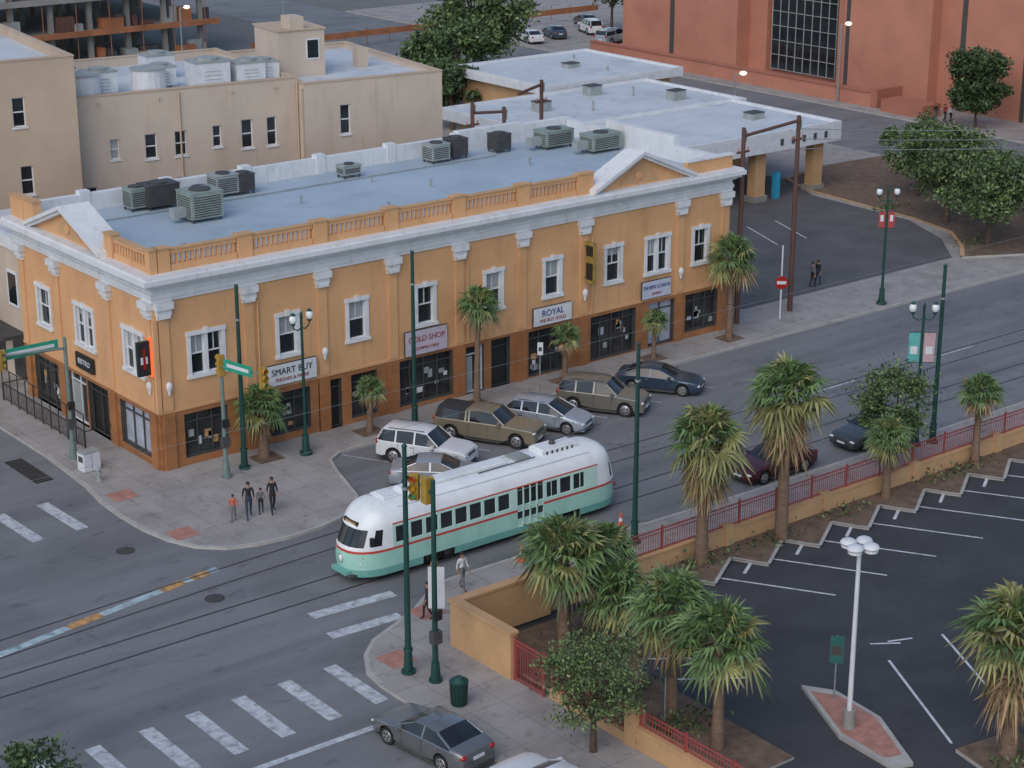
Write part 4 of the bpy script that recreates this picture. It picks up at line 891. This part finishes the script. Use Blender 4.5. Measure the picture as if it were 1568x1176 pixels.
def recess(q,dep,mf,mg,mb=g,mbg=gl):
    q=[Vector(v) for v in q];nrm=(q[1]-q[0]).cross(q[3]-q[0]).normalized();c=sum(q,Vector())/4
    if nrm.dot(Vector((c.x*.0 if abs(c.x)<5 else c.x,c.y,0)))<0: nrm=-nrm
    iq=[v-nrm*dep+(c-v)*.04 for v in q]
    mb.add(q+iq,[(0,1,5,4),(1,2,6,5),(2,3,7,6),(3,0,4,7)],mf);mbg.add(iq,[(0,1,2,3)],mg)
for L_ in range(len(LV)-1):
    for i in range(NP):
        j=(i+1)%NP;q=[RG[L_][i],RG[L_][j],RG[L_+1][j],RG[L_+1][i]];k,v,side=segtype(i);zb=LV[L_][0]
        if zb<.6: m=M_mintd
        elif zb<1.27: m=M_mint
        elif zb<1.37: m=M_tr
        elif zb<2.27: m=M_mintp if k=='s' else M_tw
        elif zb<2.33: m=M_tr if k=='s' else M_tw
        else: m=M_tw
        if k=='s':
            if zb==1.52 and any(a<v<b for a,b in cells): recess(q,.045,M_mintp,M_glass);continue
            if any(a<v<b for a,b in dcells) and .6<zb<2.2 and side<0:
                if zb in(1.28,1.38,1.46): recess(q,.05,M_mintp,M_mintp);continue
                recess(q,.05,M_mintp,M_glass if zb>=.95 else M_mintp);continue
            if zb<.6 and any(a<v<b for a,b in trk): recess(q,.22,M_black,M_black);continue
        if k=='f' and zb==1.52 and v in (3,4,5,6,7,8): recess(q,.035,M_dkgrey,M_glass);continue
        if k=='f' and zb==1.52 and v in (1,10): recess(q,.035,M_tw,M_glass);continue
        if k=='b' and zb==1.52 and v not in (0,1,3,8,10,11): recess(q,.03,M_tw,M_glass);continue
        g.add(q,[(0,1,2,3)],m)
g.add(RG[-1],[tuple(range(NP))],M_tw)
g.obj('body',T,smooth=28);gl.obj('windows',T)
g=MB()
g.box(-5.6,5.6,-1.05,1.05,.28,.5,M_black)
for cx in (-3.1,3.7):
    g.box(cx-1.0,cx+1.0,-.95,.95,.3,.65,M_dkgrey)
    for d in (-.75,.75):
        for s in (-1,1): g.cyl((cx+d,s*.72,.33),(cx+d,s*.86,.33),.33,.33,M_rail,18);g.cyl((cx+d,s*.86,.33),(cx+d,s*.98,.33),.14,.12,M_dkgrey,10)
        g.box(cx+d-.35,cx+d+.35,-1.12,-1.0,.3,.5,M_dkgrey)
g.obj('trucks',T,smooth=40)
g=MB()
def rbox(x0,x1,w_,z0,z1,m): g.box(x0,x1,-w_,w_,z0,z1,m);g.box(x0+.08,x1-.08,-w_+.08,w_-.08,z1,z1+.05,m)
rbox(-4.3,1.2,.34,2.9,3.14,M_tw);rbox(-5.3,-4.5,.5,2.7,3.08,M_tw);rbox(3.0,5.0,.5,2.9,3.18,M_tw);rbox(1.6,2.4,.42,2.9,3.12,M_ac)
for k in range(6): g.box(3.2+k*.28,3.3+k*.28,-.512,-.501,3.0,3.15,M_dkgrey)
g.box(-.001-4.3,1.2,-.36,-.341,3.0,3.05,M_ac)
g.cyl((3.9,0,3.22),(3.9,0,3.4),.16,.12,M_dkgrey,10);g.cyl((3.9,0,3.37),(6.7,0,3.5),.03,.02,M_dkgrey,6);g.cyl((-.5,-.5,3.06),(2.5,-.6,3.12),.025,.025,M_dkgrey,5)
for s in (-1,1): g.cyl((-5,s*.98,2.86),(5.2,s*.98,2.86),.022,.022,M_tw,5)
g.obj('roof_equipment',T)
g=MB()
fx=xa-Af-.11
g.ell((fx+.03,0,.98),(.1,.16,.16),M_headl,12,8);g.cyl((fx+.05,0,.98),(fx-.02,0,.98),.19,.19,M_chrome,16,False)
for s in (-1,1): g.ell((fx+.42,s*.85,.86),(.06,.09,.09),M_headl,8,6);g.ell((fx+.5,s*.93,1.12),(.04,.06,.06),M_paintO,8,6)
g.box(fx-.12,fx+.4,-.55,.55,.42,.56,M_mintd);g.box(fx-.02,fx+.5,-.75,.75,.34,.43,M_dkgrey)
g.box(fx+.55,fx+.62,-.05,.05,1.5,2.25,M_tw)
g.box(xa-Af+.42,xa-Af+.52,-.5,.5,2.26,2.42,M_black);g.box(xa-Af+.40,xa-Af+.421,-.38,.38,2.29,2.38,M_paintO)
g.box(7.0,7.2,-.5,.5,.4,.55,M_chrome)
for s in (-1,1): g.ell((6.85,s*.8,1.05),(.08,.1,.1),M_redl,8,6)
g.cyl((xa-.9,-1.2,1.9),(xa-1.15,-1.5,1.95),.02,.02,M_black,5);g.box(xa-1.25,xa-1.1,-1.58,-1.45,1.75,2.1,M_black)
for s in (-1,1): g.cyl((fx+.55,s*.35,1.52),(fx+.68,s*.1,2.0),.012,.012,M_black,4)
g.obj('front_fittings',T,smooth=50)
# ------------------------------------------------------------------ people
SK=mat('skin',(.36,.19,.12),.6,.08,4);HR=mat('hair_dark',(.02,.014,.01),.7,.2,5)
dg=bpy.context.evaluated_depsgraph_get
def person(x,y,ang,h,top,bot,stride=.25,z=.13,fem=False,arm=.15,shorts=False,hairm=HR,seed=1):
    random.seed(seed);s=h/1.72
    J={};E=[];Rr={};tag={}
    def j(n,p,r,parent=None,t='top'):
        J[n]=len(J);Rr[n]=(p,r);tag[n]=t
        if parent: E.append((J[parent],J[n]))
    sw=.15 if fem else .18
    j('pel',(0,0,.95),.125,None,'bot');j('sp',(0,.0,1.13),.105 if fem else .12,'pel');j('ch',(0,.0,1.32),.13,'sp');j('nk',(0,-.005,1.47),.05,'ch','skin');j('hd',(0,.015,1.57),.082,'nk','skin');j('ht',(0,.005,1.66),.07,'hd','hair')
    for sd,ph in ((1,1),(-1,-1)):
        st=stride*ph;a='L' if sd>0 else 'R'
        j('h'+a,(.09*sd,0,.90),.095,'pel','bot');j('k'+a,(.10*sd,.06+st*.5,.50),.062,'h'+a,'bot');j('a'+a,(.10*sd,st-.06*(st<0),.09+(.06 if st<0 else 0)),.042,'k'+a,'skin' if shorts else 'bot');j('t'+a,(.11*sd,st+.15-.03*(st<0),.035),.036,'a'+a,'shoe')
        j('s'+a,(sw*sd,0,1.40),.062,'ch');j('e'+a,((sw+.05)*sd,-st*arm*2-.02,1.12),.043,'s'+a,'top');j('w'+a,((sw+.06)*sd,-st*arm*4+.07,.90),.028,'e'+a,'skin');j('p'+a,((sw+.06)*sd,-st*arm*4+.09,.83),.034,'w'+a,'skin')
    me=bpy.data.meshes.new('b');names=list(J);me.from_pydata([Rr[n][0] for n in names],E,[]);o=bpy.data.objects.new('b',me);sc.collection.objects.link(o)
    o.modifiers.new('Skin','SKIN');md=o.modifiers.new('Sub','SUBSURF');md.levels=1;md.render_levels=1
    if not me.skin_vertices: return
    for i,n in enumerate(names): q=me.skin_vertices[0].data[i];q.radius=(Rr[n][1],Rr[n][1]*(.72 if n in('ch','sp','pel') else 1));q.use_root=(i==0)
    bpy.context.view_layer.update();ev=o.evaluated_get(dg());nm=bpy.data.meshes.new_from_object(ev);bpy.data.objects.remove(o)
    mats={'top':top,'bot':bot,'skin':SK,'shoe':M_black,'hair':hairm};ks=list(mats);nm.materials.clear()
    for k in ks: nm.materials.append(mats[k])
    for f in nm.polygons:
        c=f.center;n=min(names,key=lambda q:(Vector(Rr[q][0])-c).length-Rr[q][1]*.3);f.material_index=ks.index(tag[n]);f.use_smooth=True
        if tag[n] in('skin','hair') and c.z>1.5: f.material_index=ks.index('hair' if (c.z>1.64 or c.y<-.02) else 'skin')
    G=group('pedestrian',(x,y,z),ang);b=bpy.data.objects.new('body',nm);sc.collection.objects.link(b);b.parent=G;b.scale=(s,s,s)
    g=MB()
    g.ell((0,-.018,1.625),(.086,.1,.088),hairm,12,8);
    if fem: g.ell((0,-.07,1.5),(.08,.045,.15),hairm,10,7)
    g.cyl((0,.085,1.6),(0,.118,1.565),.012,.018,SK,6)
    for e in (-1,1): g.ell((.032*e,.088,1.595),(.012,.01,.008),M_black,6,4);g.ell((.083*e,.0,1.58),(.012,.022,.03),SK,6,5)
    g.ell((0,.094,1.53),(.024,.008,.007),M_redb,6,4)
    for sd in (1,-1):
        a='L' if sd>0 else 'R';p=Vector(Rr['p'+a][0])
        for k,(dx,ll) in enumerate(((-.022,.06),(-.008,.07),(.008,.066),(.022,.052))):
            q=p+Vector((0,dx,-.025));m1=q+Vector((-.004*sd,0,-ll*.55));m2=m1+Vector((-.012*sd,.004,-ll*.45));g.cyl(q,m1,.0095,.0085,SK,5);g.cyl(m1,m2,.0085,.006,SK,5)
        q=p+Vector((-.01*sd,.025,0));m1=q+Vector((-.012*sd,.025,-.025));g.cyl(q,m1,.011,.009,SK,5);g.cyl(m1,m1+Vector((-.004*sd,.006,-.025)),.009,.007,SK,5)
    g.obj('head_and_hands',G,smooth=60,scale=s)
def cl(n,c): return mat('cloth_'+n,c,.9,.12,6)
kb=cl('black',(.02,.02,.025));kn_=cl('navy',(.035,.045,.08));kr=cl('coral',(.5,.11,.07));kg=cl('grey',(.14,.14,.15));kw=cl('white',(.6,.6,.6));kj=cl('denim',(.06,.08,.13))
person(-.5,-7.5,2.6,1.32,kr,kg,.15,seed=1)
person(.25,-7.6,2.7,1.78,kb,kn_,.28,seed=2)
person(.95,-7.5,2.6,1.28,kg,kb,.18,seed=3)
person(1.45,-7.7,2.8,1.75,kb,kb,.3,fem=True,seed=4)
person(2.2,-19.2,3.6,1.7,cl('ochre',(.35,.2,.06)),kb,.12,seed=5)
person(3.2,-19.8,3.3,1.72,kw,kg,.2,seed=6)
person(.4,-21.2,1.2,1.68,kb,kb,.15,fem=True,seed=7)
person(48.6,3.0,-1.8,1.75,kg,kb,.1,seed=9);person(49.3,3.2,-1.6,1.7,kb,kn_,.1,seed=10)
person(98.7,33.6,3.1,1.75,cl('red',(.4,.04,.05)),kb,.2,seed=11);person(98.6,34.6,3.1,1.7,kb,kj,.2,seed=12);person(98.8,33.0,3,1.7,kw,kb,.2,seed=13)
# ------------------------------------------------------------------ world, sun, camera
W=bpy.data.worlds.new("World");sc.world=W;W.use_nodes=True;nt=W.node_tree;bg=nt.nodes["Background"]
sk=nt.nodes.new('ShaderNodeTexSky');sk.sky_type='NISHITA';sk.sun_disc=False
az=Vector((-.75,-.45,0));el=math.radians(42)
sk.sun_elevation=el;sk.sun_rotation=math.atan2(az.x,az.y)
nt.links.new(sk.outputs[0],bg.inputs[0]);bg.inputs[1].default_value=.15
sl=bpy.data.lights.new('sun','SUN');sl.energy=1.45;sl.angle=math.radians(55);sl.color=(1,.89,.78)
so=bpy.data.objects.new('sun',sl);sc.collection.objects.link(so)
d=Vector((az.x,az.y,0)).normalized()*math.cos(el)+Vector((0,0,math.sin(el)));so.rotation_euler=d.to_track_quat('Z','Y').to_euler()
cam=bpy.data.cameras.new('camera');co=bpy.data.objects.new('camera',cam);sc.collection.objects.link(co);sc.camera=co
cam.sensor_width=36;cam.lens=67.52;cam.clip_end=5000;cam.clip_start=.5
yaw=math.radians(51.6);p=math.atan(998/2941.)
co.location=(-40.6,-78.4,34);dr=Vector((math.cos(yaw)*math.cos(p),math.sin(yaw)*math.cos(p),-math.sin(p)));co.rotation_euler=dr.to_track_quat('-Z','Y').to_euler()
sc.view_settings.view_transform='Standard';sc.view_settings.look='None';sc.view_settings.exposure=0
